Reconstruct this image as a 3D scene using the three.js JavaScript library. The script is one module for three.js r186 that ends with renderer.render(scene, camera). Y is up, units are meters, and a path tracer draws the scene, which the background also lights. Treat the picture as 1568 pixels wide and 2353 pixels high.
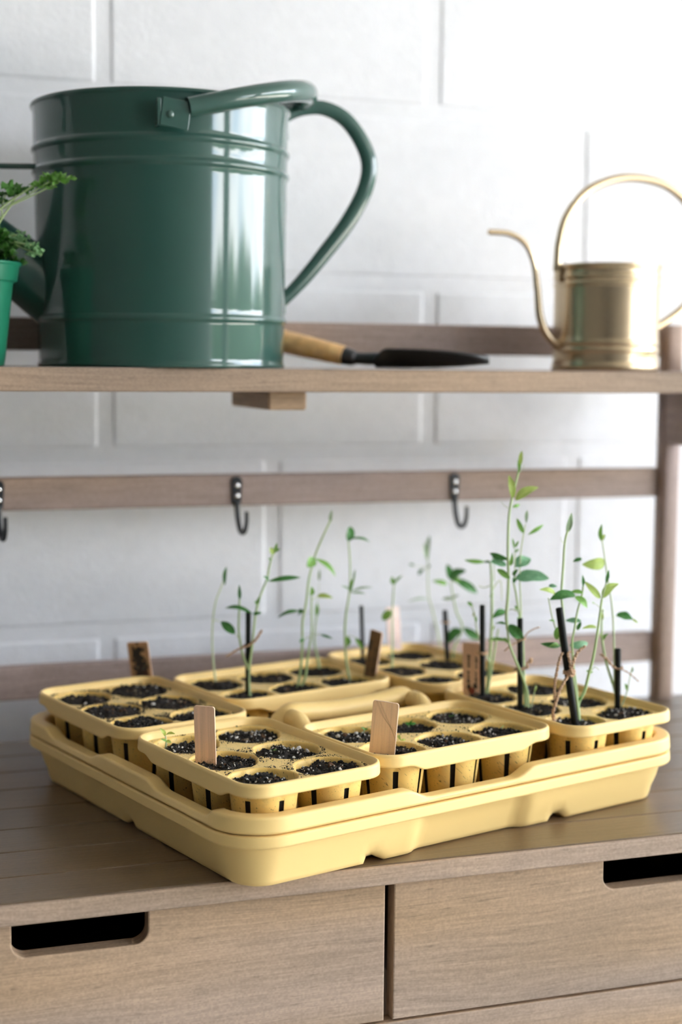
import * as THREE from 'three';
import { RoundedBoxGeometry } from 'three/addons/geometries/RoundedBoxGeometry.js';
import { mergeGeometries, toCreasedNormals } from 'three/addons/utils/BufferGeometryUtils.js';

// ---------------------------------------------------------------- camera, sky, exposure
const scene = new THREE.Scene();
const V = (x, y, z) => new THREE.Vector3(x, y, z);
const EYE = V(-0.4345, 1.2438, 1.2757);
const camera = new THREE.PerspectiveCamera(38.369, 1568 / 2353, 0.05, 200);
{
  const right = V(0.9486, 0.0089, 0.3163), up = V(0.0231, 0.995, -0.0974), back = V(-0.3156, 0.0997, 0.9437);
  camera.matrixAutoUpdate = true;
  camera.position.copy(EYE);
  camera.quaternion.setFromRotationMatrix(new THREE.Matrix4().makeBasis(right.normalize(), up.normalize(), back.normalize()));
}
camera.filmGauge = 36;
camera.focus = 1.165;
camera.userData.fStop = 3.2;
const renderer = new THREE.WebGLRenderer({ antialias: true });
renderer.toneMapping = THREE.LinearToneMapping;
renderer.toneMappingExposure = 4.75;
renderer.shadowMap.enabled = true;

// hashed value noise
function rng(seed) { let s = seed >>> 0; return () => { s = (s + 0x6d2b79f5) | 0; let t = Math.imul(s ^ (s >>> 15), 1 | s); t = (t + Math.imul(t ^ (t >>> 7), 61 | t)) ^ t; return ((t ^ (t >>> 14)) >>> 0) / 4294967296; }; }
const hash3 = (x, y, z) => { let h = Math.imul(x, 374761393) ^ Math.imul(y, 668265263) ^ Math.imul(z, 2147483629 ^ 0x5bd1e995); h = Math.imul(h ^ (h >>> 13), 1274126177); return ((h ^ (h >>> 16)) >>> 0) / 4294967296; };
const fade = (t) => t * t * (3 - 2 * t), mix = (a, b, t) => a + (b - a) * t, clamp = (x, a = 0, b = 1) => Math.min(b, Math.max(a, x));
const smooth = (a, b, x) => fade(clamp((x - a) / (b - a)));
function noise(x, y, z = 0) {
  const X = Math.floor(x), Y = Math.floor(y), Z = Math.floor(z), u = fade(x - X), v = fade(y - Y), w = fade(z - Z);
  const l = (k) => mix(mix(hash3(X, Y, Z + k), hash3(X + 1, Y, Z + k), u), mix(hash3(X, Y + 1, Z + k), hash3(X + 1, Y + 1, Z + k), u), v);
  return z === 0 && w === 0 ? l(0) : mix(l(0), l(1), w);
}
function noise2(x, y, px, py, s) {   // repeats after px, py cells
  const X = Math.floor(x), Y = Math.floor(y), u = fade(x - X), v = fade(y - Y), m = (a, n) => ((a % n) + n) % n;
  const h = (a, b) => hash3(m(a, px), m(b, py), s);
  return mix(mix(h(X, Y), h(X + 1, Y), u), mix(h(X, Y + 1), h(X + 1, Y + 1), u), v);
}
const fbm = (x, y, z, n = 4) => { let s = 0, a = 0.5; for (let i = 0; i < n; i++) { s += a * noise(x, y, z + i * 7.3); x *= 2.03; y *= 2.03; z *= 2.03; a *= 0.5; } return s; };

// sky: pale overcast with drifting clouds and gaps of blue
{
  const W = 1024, H = 512, d = new Float32Array(W * H * 4);
  for (let r = 0; r < H; r++) for (let c = 0; c < W; c++) {
    const el = ((r + 0.5) / H - 0.5) * Math.PI, az = ((c + 0.5) / W - 0.5) * 2 * Math.PI;
    const x = Math.cos(az) * Math.cos(el), y = Math.sin(el), z = Math.sin(az) * Math.cos(el), i = (r * W + c) * 4;
    if (y < 0) { d[i] = 0.42; d[i + 1] = 0.41; d[i + 2] = 0.39; d[i + 3] = 1; continue; }
    const k = 1 / (y + 0.25), n = fbm(x * k * 2.2 + 11.3, z * k * 2.2 + 4.1, y * 3 + 2.7, 5);
    const cover = smooth(0.36, 0.56, n), haze = Math.exp(-y * 5);
    const blue = [mix(0.42, 0.86, haze), mix(0.62, 0.93, haze), mix(0.95, 1.0, haze)], lum = 1.12 + 0.25 * (n - 0.45);
    for (let q = 0; q < 3; q++) d[i + q] = mix(blue[q], [0.98, 0.99, 1.01][q] * lum, cover);
    d[i + 3] = 1;
  }
  const t = new THREE.DataTexture(d, W, H, THREE.RGBAFormat, THREE.FloatType);
  t.mapping = THREE.EquirectangularReflectionMapping; t.magFilter = THREE.LinearFilter; t.needsUpdate = true;
  scene.background = t; scene.environment = t;
}
const SKY = 3.4;
scene.backgroundIntensity = SKY; scene.environmentIntensity = SKY;
// the sun stands high behind the wall: it lights the yard, the roof keeps it off the bench
const sun = new THREE.DirectionalLight(0xfffaf2, 18);
sun.position.set(4, 10, -6.5); sun.target.position.set(0, 0, 0); sun.castShadow = true;
sun.shadow.camera.left = sun.shadow.camera.bottom = -12; sun.shadow.camera.right = sun.shadow.camera.top = 12; sun.shadow.camera.far = 40; sun.shadow.mapSize.set(4096, 4096);
scene.add(sun, sun.target);

// ---------------------------------------------------------------- helpers
const used = new Map();
function numbered(n) { const k = used.get(n) || 0; used.set(n, k + 1); return k ? n + '_' + String(k).padStart(3, '0') : n; }
function shade(o) { o.castShadow = true; o.receiveShadow = true; return o; }
function tag(o, label, category, group, kind) { o.userData.label = label; if (category) o.userData.category = category; if (group) o.userData.group = group; if (kind) o.userData.kind = kind; return o; }
function thing(name, label, category, [x, y, z] = [0, 0, 0], turn = 0, group, kind) {
  const o = new THREE.Group(); o.name = numbered(name); scene.add(o); o.position.set(x, y, z); o.rotation.y = turn; o.updateMatrixWorld(true);
  return tag(o, label, category, group, kind);
}
function own(name, geo, mat, label, category, group, kind) {        // a thing that is one mesh, its origin at its base
  geo.computeBoundingBox(); const b = geo.boundingBox, c = V((b.min.x + b.max.x) / 2, b.min.y, (b.min.z + b.max.z) / 2);
  geo.translate(-c.x, -c.y, -c.z);
  const m = shade(new THREE.Mesh(geo, mat)); m.name = numbered(name); m.position.copy(c); scene.add(m); m.updateMatrixWorld(true);
  return tag(m, label, category, group, kind);
}
function part(parent, name, geo, mat) { const m = shade(new THREE.Mesh(geo, mat)); m.name = name; parent.add(m); m.updateMatrixWorld(true); return m; }
function partW(parent, name, geo, mat) {                            // geometry given in world coordinates
  const g = geo.clone(); parent.updateMatrixWorld(true); g.applyMatrix4(parent.matrixWorld.clone().invert()); return part(parent, name, g, mat);
}
function structure(name, geo, mat) { const m = shade(new THREE.Mesh(geo, mat)); m.name = name; scene.add(m); m.userData.kind = 'structure'; return m; }
// uv in metres: u along the chosen axis
function boxUV(g, axis = 0, off = [0, 0]) {
  if (g.index) g = g.toNonIndexed();
  const p = g.attributes.position, n = g.attributes.normal, uv = new Float32Array(p.count * 2);
  for (let i = 0; i < p.count; i += 3) {
    let nx = 0, ny = 0, nz = 0;
    for (let k = 0; k < 3; k++) { nx += n.getX(i + k); ny += n.getY(i + k); nz += n.getZ(i + k); }
    const a = [Math.abs(nx), Math.abs(ny), Math.abs(nz)], dom = a.indexOf(Math.max(...a));
    for (let k = 0; k < 3; k++) {
      const c = [p.getX(i + k), p.getY(i + k), p.getZ(i + k)], rest = [0, 1, 2].filter((q) => q !== axis);
      let u = c[axis], v;
      if (dom === axis) { u = c[rest[0]] * 0.3; v = c[rest[1]]; } else v = c[rest.find((q) => q !== dom)];
      uv[(i + k) * 2] = u + off[0]; uv[(i + k) * 2 + 1] = v + off[1];
    }
  }
  g.setAttribute('uv', new THREE.BufferAttribute(uv, 2)); return g;
}
function rbox(w, h, d, r = 0.0015, seg = 2) { return new RoundedBoxGeometry(w, h, d, seg, Math.min(r, w / 2.01, h / 2.01, d / 2.01)); }
let woodSeed = 0;
function board(x0, x1, y0, y1, z0, z1, axis = 0, r = 0.0015) {      // a plank between two corners, in world coordinates
  const g = rbox(x1 - x0, y1 - y0, z1 - z0, r); woodSeed++;
  const h = boxUV(g, axis, [woodSeed * 0.377, woodSeed * 0.191]); h.translate((x0 + x1) / 2, (y0 + y1) / 2, (z0 + z1) / 2); return h;
}
// tube along points with a radius function; flat < 1 squeezes it along its binormal
function tube(pts, r, seg = 48, sides = 10, closed = false, flat = 1, cap = true) {
  const curve = new THREE.CatmullRomCurve3(pts, closed, 'centripetal'), fr = curve.computeFrenetFrames(seg, closed), pos = [], nor = [], idx = [], uv = [], L = curve.getLength();
  for (let i = 0; i <= seg; i++) {
    const t = i / seg, P = curve.getPointAt(t), rad = typeof r === 'function' ? r(t) : r, N = fr.normals[i % fr.normals.length], B = fr.binormals[i % fr.binormals.length];
    for (let j = 0; j <= sides; j++) {
      const a = j / sides * 2 * Math.PI, c = Math.cos(a), s = Math.sin(a) * flat;
      pos.push(P.x + rad * (c * N.x + s * B.x), P.y + rad * (c * N.y + s * B.y), P.z + rad * (c * N.z + s * B.z));
      const n = V(c * N.x + s / flat / flat * B.x, c * N.y + s / flat / flat * B.y, c * N.z + s / flat / flat * B.z).normalize(); nor.push(n.x, n.y, n.z); uv.push(t * L, j / sides);
    }
  }
  for (let i = 0; i < seg; i++) for (let j = 0; j < sides; j++) { const a = i * (sides + 1) + j, b = a + sides + 1; idx.push(a, a + 1, b, b, a + 1, b + 1); }
  if (cap && !closed) for (const e of [0, seg]) {
    const P = curve.getPointAt(e / seg), T = curve.getTangentAt(e / seg).multiplyScalar(e ? 1 : -1), base = pos.length / 3;
    pos.push(P.x, P.y, P.z); nor.push(T.x, T.y, T.z); uv.push(0, 0);
    for (let j = 0; j <= sides; j++) { const q = (e * (sides + 1) + j) * 3; pos.push(pos[q], pos[q + 1], pos[q + 2]); nor.push(T.x, T.y, T.z); uv.push(0, 0); }
    for (let j = 0; j < sides; j++) e ? idx.push(base, base + 1 + j, base + 2 + j) : idx.push(base, base + 2 + j, base + 1 + j);
  }
  const g = new THREE.BufferGeometry(); g.setAttribute('position', new THREE.Float32BufferAttribute(pos, 3)); g.setAttribute('normal', new THREE.Float32BufferAttribute(nor, 3)); g.setAttribute('uv', new THREE.Float32BufferAttribute(uv, 2)); g.setIndex(idx); return g;
}
// skin over rings of points (arrays of Vector3); closedRing joins last to first
function skin(rings, closedRing = true, skip, out = 1) {
  const n = rings[0].length, m = closedRing ? n + 1 : n, pos = [], uv = [], idx = [];
  rings.forEach((r, i) => { for (let j = 0; j < m; j++) { const q = r[j % n]; pos.push(q.x, q.y, q.z); uv.push(q.x + q.z * 0.37, q.y + q.z); } });
  for (let i = 0; i + 1 < rings.length; i++) for (let j = 0; j + 1 < m; j++) { if (skip && skip(i, j)) continue; const a = i * m + j, b = a + m; idx.push(a, b, a + 1, b, b + 1, a + 1); }
  const g = new THREE.BufferGeometry(); g.setAttribute('position', new THREE.Float32BufferAttribute(pos, 3)); g.setAttribute('uv', new THREE.Float32BufferAttribute(uv, 2)); 
  let vol = 0; const c = V(0, 0, 0), A = V(0, 0, 0), B = V(0, 0, 0), C = V(0, 0, 0); for (let i = 0; i < pos.length; i += 3) c.add(A.set(pos[i], pos[i + 1], pos[i + 2])); c.multiplyScalar(3 / pos.length);
  const at = (v, i) => v.set(pos[i * 3], pos[i * 3 + 1], pos[i * 3 + 2]).sub(c); for (let i = 0; i < idx.length; i += 3) vol += at(A, idx[i]).dot(at(B, idx[i + 1]).cross(at(C, idx[i + 2])));
  if (vol * out < 0) for (let i = 0; i < idx.length; i += 3) { const t = idx[i + 1]; idx[i + 1] = idx[i + 2]; idx[i + 2] = t; }
  g.setIndex(idx); g.computeVertexNormals();
  if (closedRing) { const N = g.attributes.normal; for (let i = 0; i < rings.length; i++) { const a = i * m, b = a + m - 1, v = V(N.getX(a) + N.getX(b), N.getY(a) + N.getY(b), N.getZ(a) + N.getZ(b)).normalize(); N.setXYZ(a, v.x, v.y, v.z); N.setXYZ(b, v.x, v.y, v.z); } }
  return g;
}
function lathe(profile, seg = 64) { return new THREE.LatheGeometry(profile.map(([r, y]) => new THREE.Vector2(r, y)), seg); }
const join = (list) => mergeGeometries(list.map((g) => { const h = g.index ? g.toNonIndexed() : g; for (const k of Object.keys(h.attributes)) if (!['position', 'normal', 'uv'].includes(k)) h.deleteAttribute(k); if (!h.attributes.uv) h.setAttribute('uv', new THREE.Float32BufferAttribute(new Float32Array(h.attributes.position.count * 2), 2)); return h; }));

// ---------------------------------------------------------------- textures
function dataTex(W, H, fn, srgb = true, rep = 1) {
  const d = new Uint8Array(W * H * 4);
  for (let y = 0; y < H; y++) for (let x = 0; x < W; x++) { const c = fn(x / W, y / H, x, y), i = (y * W + x) * 4; d[i] = clamp(c[0], 0, 255); d[i + 1] = clamp(c[1], 0, 255); d[i + 2] = clamp(c[2], 0, 255); d[i + 3] = 255; }
  const t = new THREE.DataTexture(d, W, H); t.wrapS = t.wrapT = THREE.RepeatWrapping; t.magFilter = THREE.LinearFilter; t.minFilter = THREE.LinearMipmapLinearFilter; t.generateMipmaps = true;
  if (srgb) t.colorSpace = THREE.SRGBColorSpace; t.needsUpdate = true; t.repeat.set(rep, rep); return t;
}
const canvasTex = (c) => { const t = new THREE.CanvasTexture(c); t.colorSpace = THREE.SRGBColorSpace; t.anisotropy = 4; return t; };
// stained acacia: one tile is 0.62 m along the grain, 0.31 m across
function woodTex(base, seed) {
  const col = (u, v) => {
    const wob = noise2(u * 4, v * 6, 4, 6, seed) * 0.035 + noise2(u * 11, v * 14, 11, 14, seed + 1) * 0.01, w = v + wob;
    const band = noise2(u * 3, w * 14, 3, 14, seed + 2), broad = noise2(u * 2, w * 4, 2, 4, seed + 3), fine = noise2(u * 14, w * 150, 14, 150, seed + 4), hair = noise2(u * 26, w * 420, 26, 420, seed + 5);
    const pore = noise2(u * 40, w * 260, 40, 260, seed + 6), grit = noise2(u * 400, v * 220, 400, 220, seed + 8);
    let k = 1 + 0.12 * (band - 0.5) + 0.11 * (broad - 0.5) + 0.08 * (fine - 0.5) + 0.08 * (hair - 0.5) + 0.1 * (grit - 0.5);
    if (pore > 0.85) k -= (pore - 0.85) * 0.9;
    const warm = noise2(u * 2, w * 7, 2, 7, seed + 7) - 0.5;
    return [base[0] * k * (1 + 0.05 * warm), base[1] * k, base[2] * k * (1 - 0.12 * warm)];
  };
  const t = dataTex(1024, 1024, col); t.repeat.set(1 / 0.62, 1 / 0.31); return t;
}
const woodBump = dataTex(1024, 1024, (u, v) => { const a = 150 + 60 * (noise2(u * 14, v * 150, 14, 150, 41) - 0.5) + 70 * (noise2(u * 26, v * 420, 26, 420, 42) - 0.5); return [a, a, a]; }, false);
woodBump.repeat.set(1 / 0.62, 1 / 0.31);
const wood = (base, seed, rough = 0.5) => new THREE.MeshPhysicalMaterial({ map: woodTex(base, seed), bumpMap: woodBump, bumpScale: 0.00025, roughness: rough, specularIntensity: 0.6 });
const M = {};
M.woodFront = wood([176, 151, 128], 100, 0.55);
M.woodShelf = wood([152, 133, 119], 500, 0.5);
M.woodTop = wood([106, 87, 66], 200, 0.36); M.woodTop.specularIntensity = 0.8; M.woodTop.clearcoat = 0.3; M.woodTop.clearcoatRoughness = 0.3;
M.woodRail = wood([162, 142, 132], 300, 0.5);
M.woodDark = wood([110, 90, 74], 400, 0.6);
// painted masonry: roller stipple and pits as relief only
const stipple = dataTex(1024, 1024, (u, v) => {
  let a = 128 + 70 * (noise2(u * 90, v * 90, 90, 90, 51) - 0.5) + 60 * (noise2(u * 200, v * 170, 200, 170, 52) - 0.5) + 50 * (noise2(u * 24, v * 24, 24, 24, 53) - 0.5);
  const pit = noise2(u * 60, v * 48, 60, 48, 54); if (pit > 0.86) a -= (pit - 0.86) * 500; return [a, a, a];
}, false);
stipple.repeat.set(2.4, 2.4);
const paintTone = dataTex(512, 512, (u, v) => { const k = 1 + 0.02 * (noise2(u * 9, v * 9, 9, 9, 61) - 0.5) + 0.02 * (noise2(u * 60, v * 60, 60, 60, 62) - 0.5); return [226 * k, 227 * k, 232 * k]; });
paintTone.repeat.set(1.7, 1.7);
M.paint = new THREE.MeshStandardMaterial({ map: paintTone, bumpMap: stipple, bumpScale: 0.0007, roughness: 0.6 });
M.mortar = new THREE.MeshStandardMaterial({ map: paintTone, bumpMap: stipple, bumpScale: 0.0005, roughness: 0.6 });
const concreteTex = dataTex(512, 512, (u, v) => { const k = 1 + 0.2 * (noise2(u * 6, v * 6, 6, 6, 71) - 0.5) + 0.15 * (noise2(u * 40, v * 40, 40, 40, 72) - 0.5) + 0.15 * (noise2(u * 200, v * 200, 200, 200, 73) - 0.5); return [186 * k, 182 * k, 174 * k]; });
M.yard = new THREE.MeshStandardMaterial({ map: concreteTex, roughness: 0.85 }); M.concrete = new THREE.MeshStandardMaterial({ map: concreteTex, color: new THREE.Color(0.8, 0.79, 0.77), roughness: 0.85 });
M.siding = new THREE.MeshStandardMaterial({ color: new THREE.Color(0.17, 0.165, 0.155), roughness: 0.8 });
M.ceiling = new THREE.MeshStandardMaterial({ color: new THREE.Color(0.45, 0.45, 0.44), roughness: 0.8 });
M.render = new THREE.MeshStandardMaterial({ color: new THREE.Color(0.22, 0.22, 0.225), roughness: 0.8 });
M.hedge = new THREE.MeshStandardMaterial({ color: new THREE.Color(0.035, 0.075, 0.025), roughness: 0.9 });
// yellow moulded plastic; the panels of used trays carry dried splashes and specks of soil
const speck = (seed, amt) => dataTex(1024, 1024, (u, v) => {
  let k = 1 + 0.02 * (noise2(u * 30, v * 30, 30, 30, seed) - 0.5), r = 242 * k, g = 210 * k, b = 138 * k;
  const film = smooth(0.55, 0.8, noise2(u * 22, v * 22, 22, 22, seed + 1) * 0.6 + noise2(u * 70, v * 70, 70, 70, seed + 2) * 0.4) * amt * 0.5 * (0.6 + 0.4 * noise2(u * 300, v * 300, 300, 300, seed + 5));
  r = mix(r, 190, film); g = mix(g, 172, film); b = mix(b, 132, film);
  const s = noise2(u * 210, v * 210, 210, 210, seed + 3), where = noise2(u * 9, v * 9, 9, 9, seed + 4);
  if (s > 0.93 - 0.07 * amt * where) { const q = 0.75; r = mix(r, 60, q); g = mix(g, 48, q); b = mix(b, 30, q); }
  return [r, g, b];
});
const plastic = { roughness: 0.42, specularIntensity: 0.7 };
M.yellow = new THREE.MeshPhysicalMaterial({ ...plastic, color: new THREE.Color('#f3d18b') });
M.panel = [speck(500, 0.25), speck(520, 0.6), speck(540, 0.95)].map((map) => { map.repeat.set(5, 5); return new THREE.MeshPhysicalMaterial({ ...plastic, roughness: 0.5, map }); });
const cupTex = speck(560, 0.4); cupTex.repeat.set(7, 7); M.cup = new THREE.MeshPhysicalMaterial({ ...plastic, map: cupTex, color: new THREE.Color(1, 0.93, 0.72) });
M.soil = new THREE.MeshStandardMaterial({ color: new THREE.Color(0.018, 0.014, 0.011), roughness: 0.95 });
M.crumb = new THREE.MeshStandardMaterial({ color: 0xffffff, roughness: 0.9 });
M.perlite = new THREE.MeshStandardMaterial({ color: new THREE.Color(0.78, 0.76, 0.74), roughness: 0.85 });
// ---------------------------------------------------------------- the room: painted block wall, slab, roof, open side
const T = 0.85, WZ = -0.36, CEIL = 2.9, XL = -3.2, XR = 4, ZF = 6;
structure('floor', boxUV(new THREE.BoxGeometry(XR - XL + 0.4, 0.12, ZF - WZ + 0.4).translate((XL + XR) / 2, -0.06, (ZF + WZ) / 2)), M.concrete);
structure('ceiling', new THREE.BoxGeometry(XR - XL + 0.8, 0.12, ZF - WZ + 0.8).translate((XL + XR) / 2 + 0.2, CEIL + 0.06, (ZF + WZ) / 2), M.ceiling);
structure('wall_left', new THREE.BoxGeometry(0.15, CEIL, ZF - WZ + 0.4).translate(XL - 0.075, CEIL / 2, (ZF + WZ) / 2), M.siding);
structure('wall_front', new THREE.BoxGeometry(XR - XL, CEIL, 0.15).translate((XL + XR) / 2, CEIL / 2, ZF + 0.075), M.render);
structure('trim_1', new THREE.BoxGeometry(0.14, 0.22, ZF - WZ).translate(XR, CEIL - 0.11, (ZF + WZ) / 2), M.siding);
structure('trim_2', new THREE.BoxGeometry(0.14, CEIL - 0.22, 0.68).translate(XR, (CEIL - 0.22) / 2, 3.64), M.siding);
structure('ground', boxUV(new THREE.BoxGeometry(60, 0.1, 60).translate(0, -0.19, 0)), M.yard);
{
  const g = new THREE.BoxGeometry(1.0, 1.75, 26, 6, 12, 130), p = g.attributes.position;
  for (let i = 0; i < p.count; i++) { const x = p.getX(i), y = p.getY(i), z = p.getZ(i), k = 0.45 * (fbm(x * 2, y * 2, z * 2, 4) - 0.47), top = y > 0.2 ? (y - 0.2) * 0.9 * (noise(z * 1.4, 3.3) + 0.6 * noise(z * 4.1, 8.8) - 0.7) : 0; p.setXYZ(i, x + k, y + k * 0.6 + top, z); }
  g.computeVertexNormals(); const h = own('hedge', g, M.hedge, 'clipped dark green hedge mirrored in the green watering can', 'hedge'); h.position.set(9.5, -0.14, 2.5);
}
{
  const wall = structure('wall_back', boxUV(new THREE.BoxGeometry(XR - XL, CEIL, 0.2).translate((XL + XR) / 2, CEIL / 2, WZ - 0.1 - 0.0015)), M.mortar);
  const BW = 0.3862, BH = 0.1982, J = 0.013, kinds = [0, 1, 2, 3].map((k) => boxUV(rbox(BW - J, BH - J, 0.03, 0.006, 3), 0, [k * 0.37, k * 0.23]));
  const far = [], y0 = 1.5375 - 8 * BH;    // a bed joint lies at 1.5375
  for (let row = 0; row * BH + y0 < CEIL; row++) {
    const shift = (row % 2 ? 0.5 : 0) * BW, ref = -0.1645 + shift;
    for (let k = -9; k < 12; k++) {
      const x = ref + (k + 0.5) * BW, y = y0 + (row + 0.5) * BH;
      if (x < XL || x > XR || y > CEIL || y < 0.05) continue;
      const g = kinds[(row * 5 + k * 3 + 40) % 4];
      if (k < -5 || k > 6 || y > 2.9) { far.push(g.clone().translate(x, y, WZ - 0.015)); continue; }
      part(wall, numbered('block'), g, M.paint).position.set(x, y, WZ - 0.015);
    }
  }
  part(wall, 'far_blocks', join(far), M.paint).userData.kind = 'stuff';
}
// ---------------------------------------------------------------- potting bench
const post = (x0, x1, y0, y1, z0, z1, r) => {
  const s = new THREE.Shape(); perimeter((x1 - x0) / 2 - 0.001, (z1 - z0) / 2 - 0.001, r, 2, 8).forEach((q, i) => (i ? s.lineTo(q.x, q.z) : s.moveTo(q.x, q.z)));
  const g = new THREE.ExtrudeGeometry(s, { depth: y1 - y0 - 0.002, bevelEnabled: true, bevelThickness: 0.001, bevelSize: 0.001, bevelSegments: 2 }).rotateX(-Math.PI / 2); woodSeed++;
  return boxUV(toCreasedNormals(g, 0.6), 1, [woodSeed * 0.377, woodSeed * 0.191]).translate((x0 + x1) / 2, y0 + 0.001, (z0 + z1) / 2);
};
const bench = thing('potting_bench', 'grey-brown stained wooden potting bench with drawers, shelf and rails against the white wall', 'potting bench', [-0.0325, 0, -0.02]);
const BX0 = -0.565, BX1 = 0.5, BZ0 = -0.2585, BZ1 = 0.2167;
{
  const pw = (BZ1 - BZ0) / 8;
  partW(bench, 'edge_strip', board(BX0 - 0.02, BX1 + 0.02, T - 0.0165, T - 0.0004, BZ1 - 0.004, BZ1, 0, 0.0018), M.woodFront);
  for (let k = 0; k < 8; k++) partW(bench, numbered('plank'), board(BX0 - 0.02, BX1 + 0.02, T - 0.0165, T, BZ0 + k * pw + 0.0004, BZ0 + (k + 1) * pw - (k === 7 ? 0.004 : 0.0004), 0, 0.0016), M.woodTop);
  // drawers with a hand cut-out in the top edge
  const drawer = (x0, x1, c0) => {
    const y0 = 0.7165, y1 = 0.8325, c1 = c0 + 0.102, cy = 0.8045, r = 0.011, s = new THREE.Shape();
    s.moveTo(x0, y0); s.lineTo(x1, y0); s.lineTo(x1, y1); s.lineTo(c1, y1); s.lineTo(c1, cy + r); s.absarc(c1 - r, cy + r, r, 0, -Math.PI / 2, true);
    s.lineTo(c0 + r, cy); s.absarc(c0 + r, cy + r, r, -Math.PI / 2, -Math.PI, true); s.lineTo(c0, y1); s.lineTo(x0, y1); s.closePath();
    const g = new THREE.ExtrudeGeometry(s, { depth: 0.013, bevelEnabled: true, bevelThickness: 0.0012, bevelSize: 0.0012, bevelOffset: -0.0012, bevelSegments: 2, curveSegments: 10 });
    g.translate(0, 0, 0.1908); woodSeed++;
    const d = partW(bench, numbered('drawer'), boxUV(g, 0, [woodSeed * 0.377, woodSeed * 0.191]), M.woodFront);
    const bx = [board(x0 + 0.02, x0 + 0.03, y0 + 0.01, y1 - 0.02, -0.2, 0.189, 2), board(x1 - 0.03, x1 - 0.02, y0 + 0.01, y1 - 0.02, -0.2, 0.189, 2), board(x0 + 0.03, x1 - 0.03, y0 + 0.012, y0 + 0.018, -0.2, 0.189, 0), board(x0 + 0.03, x1 - 0.03, y0 + 0.018, y1 - 0.02, -0.2, -0.19, 0)];
    partW(d, 'drawer_box', join(bx), M.woodDark);
  };
  drawer(-0.5215, -0.036, -0.33); drawer(-0.0285, 0.4545, 0.16);
  partW(bench, 'divider', board(-0.0355, -0.029, 0.716, T - 0.0165, -0.24, 0.186, 2), M.woodDark);
  partW(bench, 'front_panel', board(-0.5215, 0.4545, 0.5, 0.7145, 0.189, 0.2052, 0), M.woodFront);
  for (const x of [BX0, 0.46]) partW(bench, 'side_panel', board(x, x + 0.04, 0.12, T - 0.0165, -0.245, 0.205, 2), M.woodFront);
  partW(bench, 'back_panel', board(-0.525, 0.46, 0.5, T - 0.0165, -0.252, -0.242, 0), M.woodDark);
  for (const x of [BX0, 0.46]) for (const z of [-0.245, 0.165]) partW(bench, 'leg', board(x, x + 0.04, 0, 0.12, z, z + 0.04, 1), M.woodFront);
  // posts, rails and shelf
  for (const x of [-0.565, 0.468]) {
    partW(bench, 'post', post(x, x + 0.0268, T, 1.2175, -0.26, -0.2345, 0.0105), M.woodRail);
    partW(bench, 'post_top', post(x, x + 0.0268, 1.2395, 1.293, -0.26, -0.2345, 0.0105), M.woodRail);
    partW(bench, 'shelf_bracket', board(x, x + 0.0268, 1.155, 1.2175, -0.2345, -0.085, 2, 0.003), M.woodRail);
  }
  partW(bench, 'shelf', board(-0.6, 0.535, 1.2175, 1.2395, -0.272, -0.05, 0, 0.0018), M.woodShelf);
  const rails = {};
  for (const [n, y0, y1] of [['hook_rail', 1.0921, 1.1262], ['lower_rail', 0.8948, 0.9303], ['shelf_rail', 1.2554, 1.2888]]) rails[n] = partW(bench, n, board(-0.535, 0.4675, y0, y1, -0.262, -0.247, 0, 0.0022), M.woodRail);
  partW(bench, 'shelf_batten', board(-0.0525, -0.0135, 1.1995, 1.2175, -0.235, -0.09, 2, 0.003), M.woodFront);
  // three black hooks, each held by two screws
  const iron = new THREE.MeshStandardMaterial({ color: new THREE.Color(0.018, 0.021, 0.025), roughness: 0.38, metalness: 0.3 }), steel = new THREE.MeshStandardMaterial({ color: new THREE.Color(0.75, 0.75, 0.77), roughness: 0.25, metalness: 1 });
  for (const x of [-0.293, -0.0435, 0.2085]) {
    const plate = new THREE.Shape(); plate.absarc(0, 0.0235, 0.0055, 0, Math.PI); plate.lineTo(-0.0042, 0); plate.lineTo(0.0042, 0);
    const pg = new THREE.ExtrudeGeometry(plate, { depth: 0.0014, bevelEnabled: true, bevelThickness: 0.0005, bevelSize: 0.0005, bevelSegments: 1, curveSegments: 10 }).translate(x, 1.0945, -0.2465);
    const bow = tube([[0, 1.0975, -0.2448], [0.0005, 1.086, -0.2445], [0.001, 1.0755, -0.242], [0.002, 1.0655, -0.2355], [0.0035, 1.0665, -0.2265], [0.0045, 1.076, -0.2215], [0.0045, 1.0885, -0.2205]].map(([a, b, c]) => V(x + a, b, c)), (t) => mix(0.0031, 0.0022, t), 40, 10);
    const h = partW(bench, 'hook', join([pg, bow]), iron);
    for (const y of [1.1145, 1.1035]) partW(h, 'screw', new THREE.SphereGeometry(0.0033, 14, 8, 0, 6.283, 0, 1.2).rotateX(Math.PI / 2).scale(1, 1, 0.7).translate(x, y, -0.2452), steel);
  }
}
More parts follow.
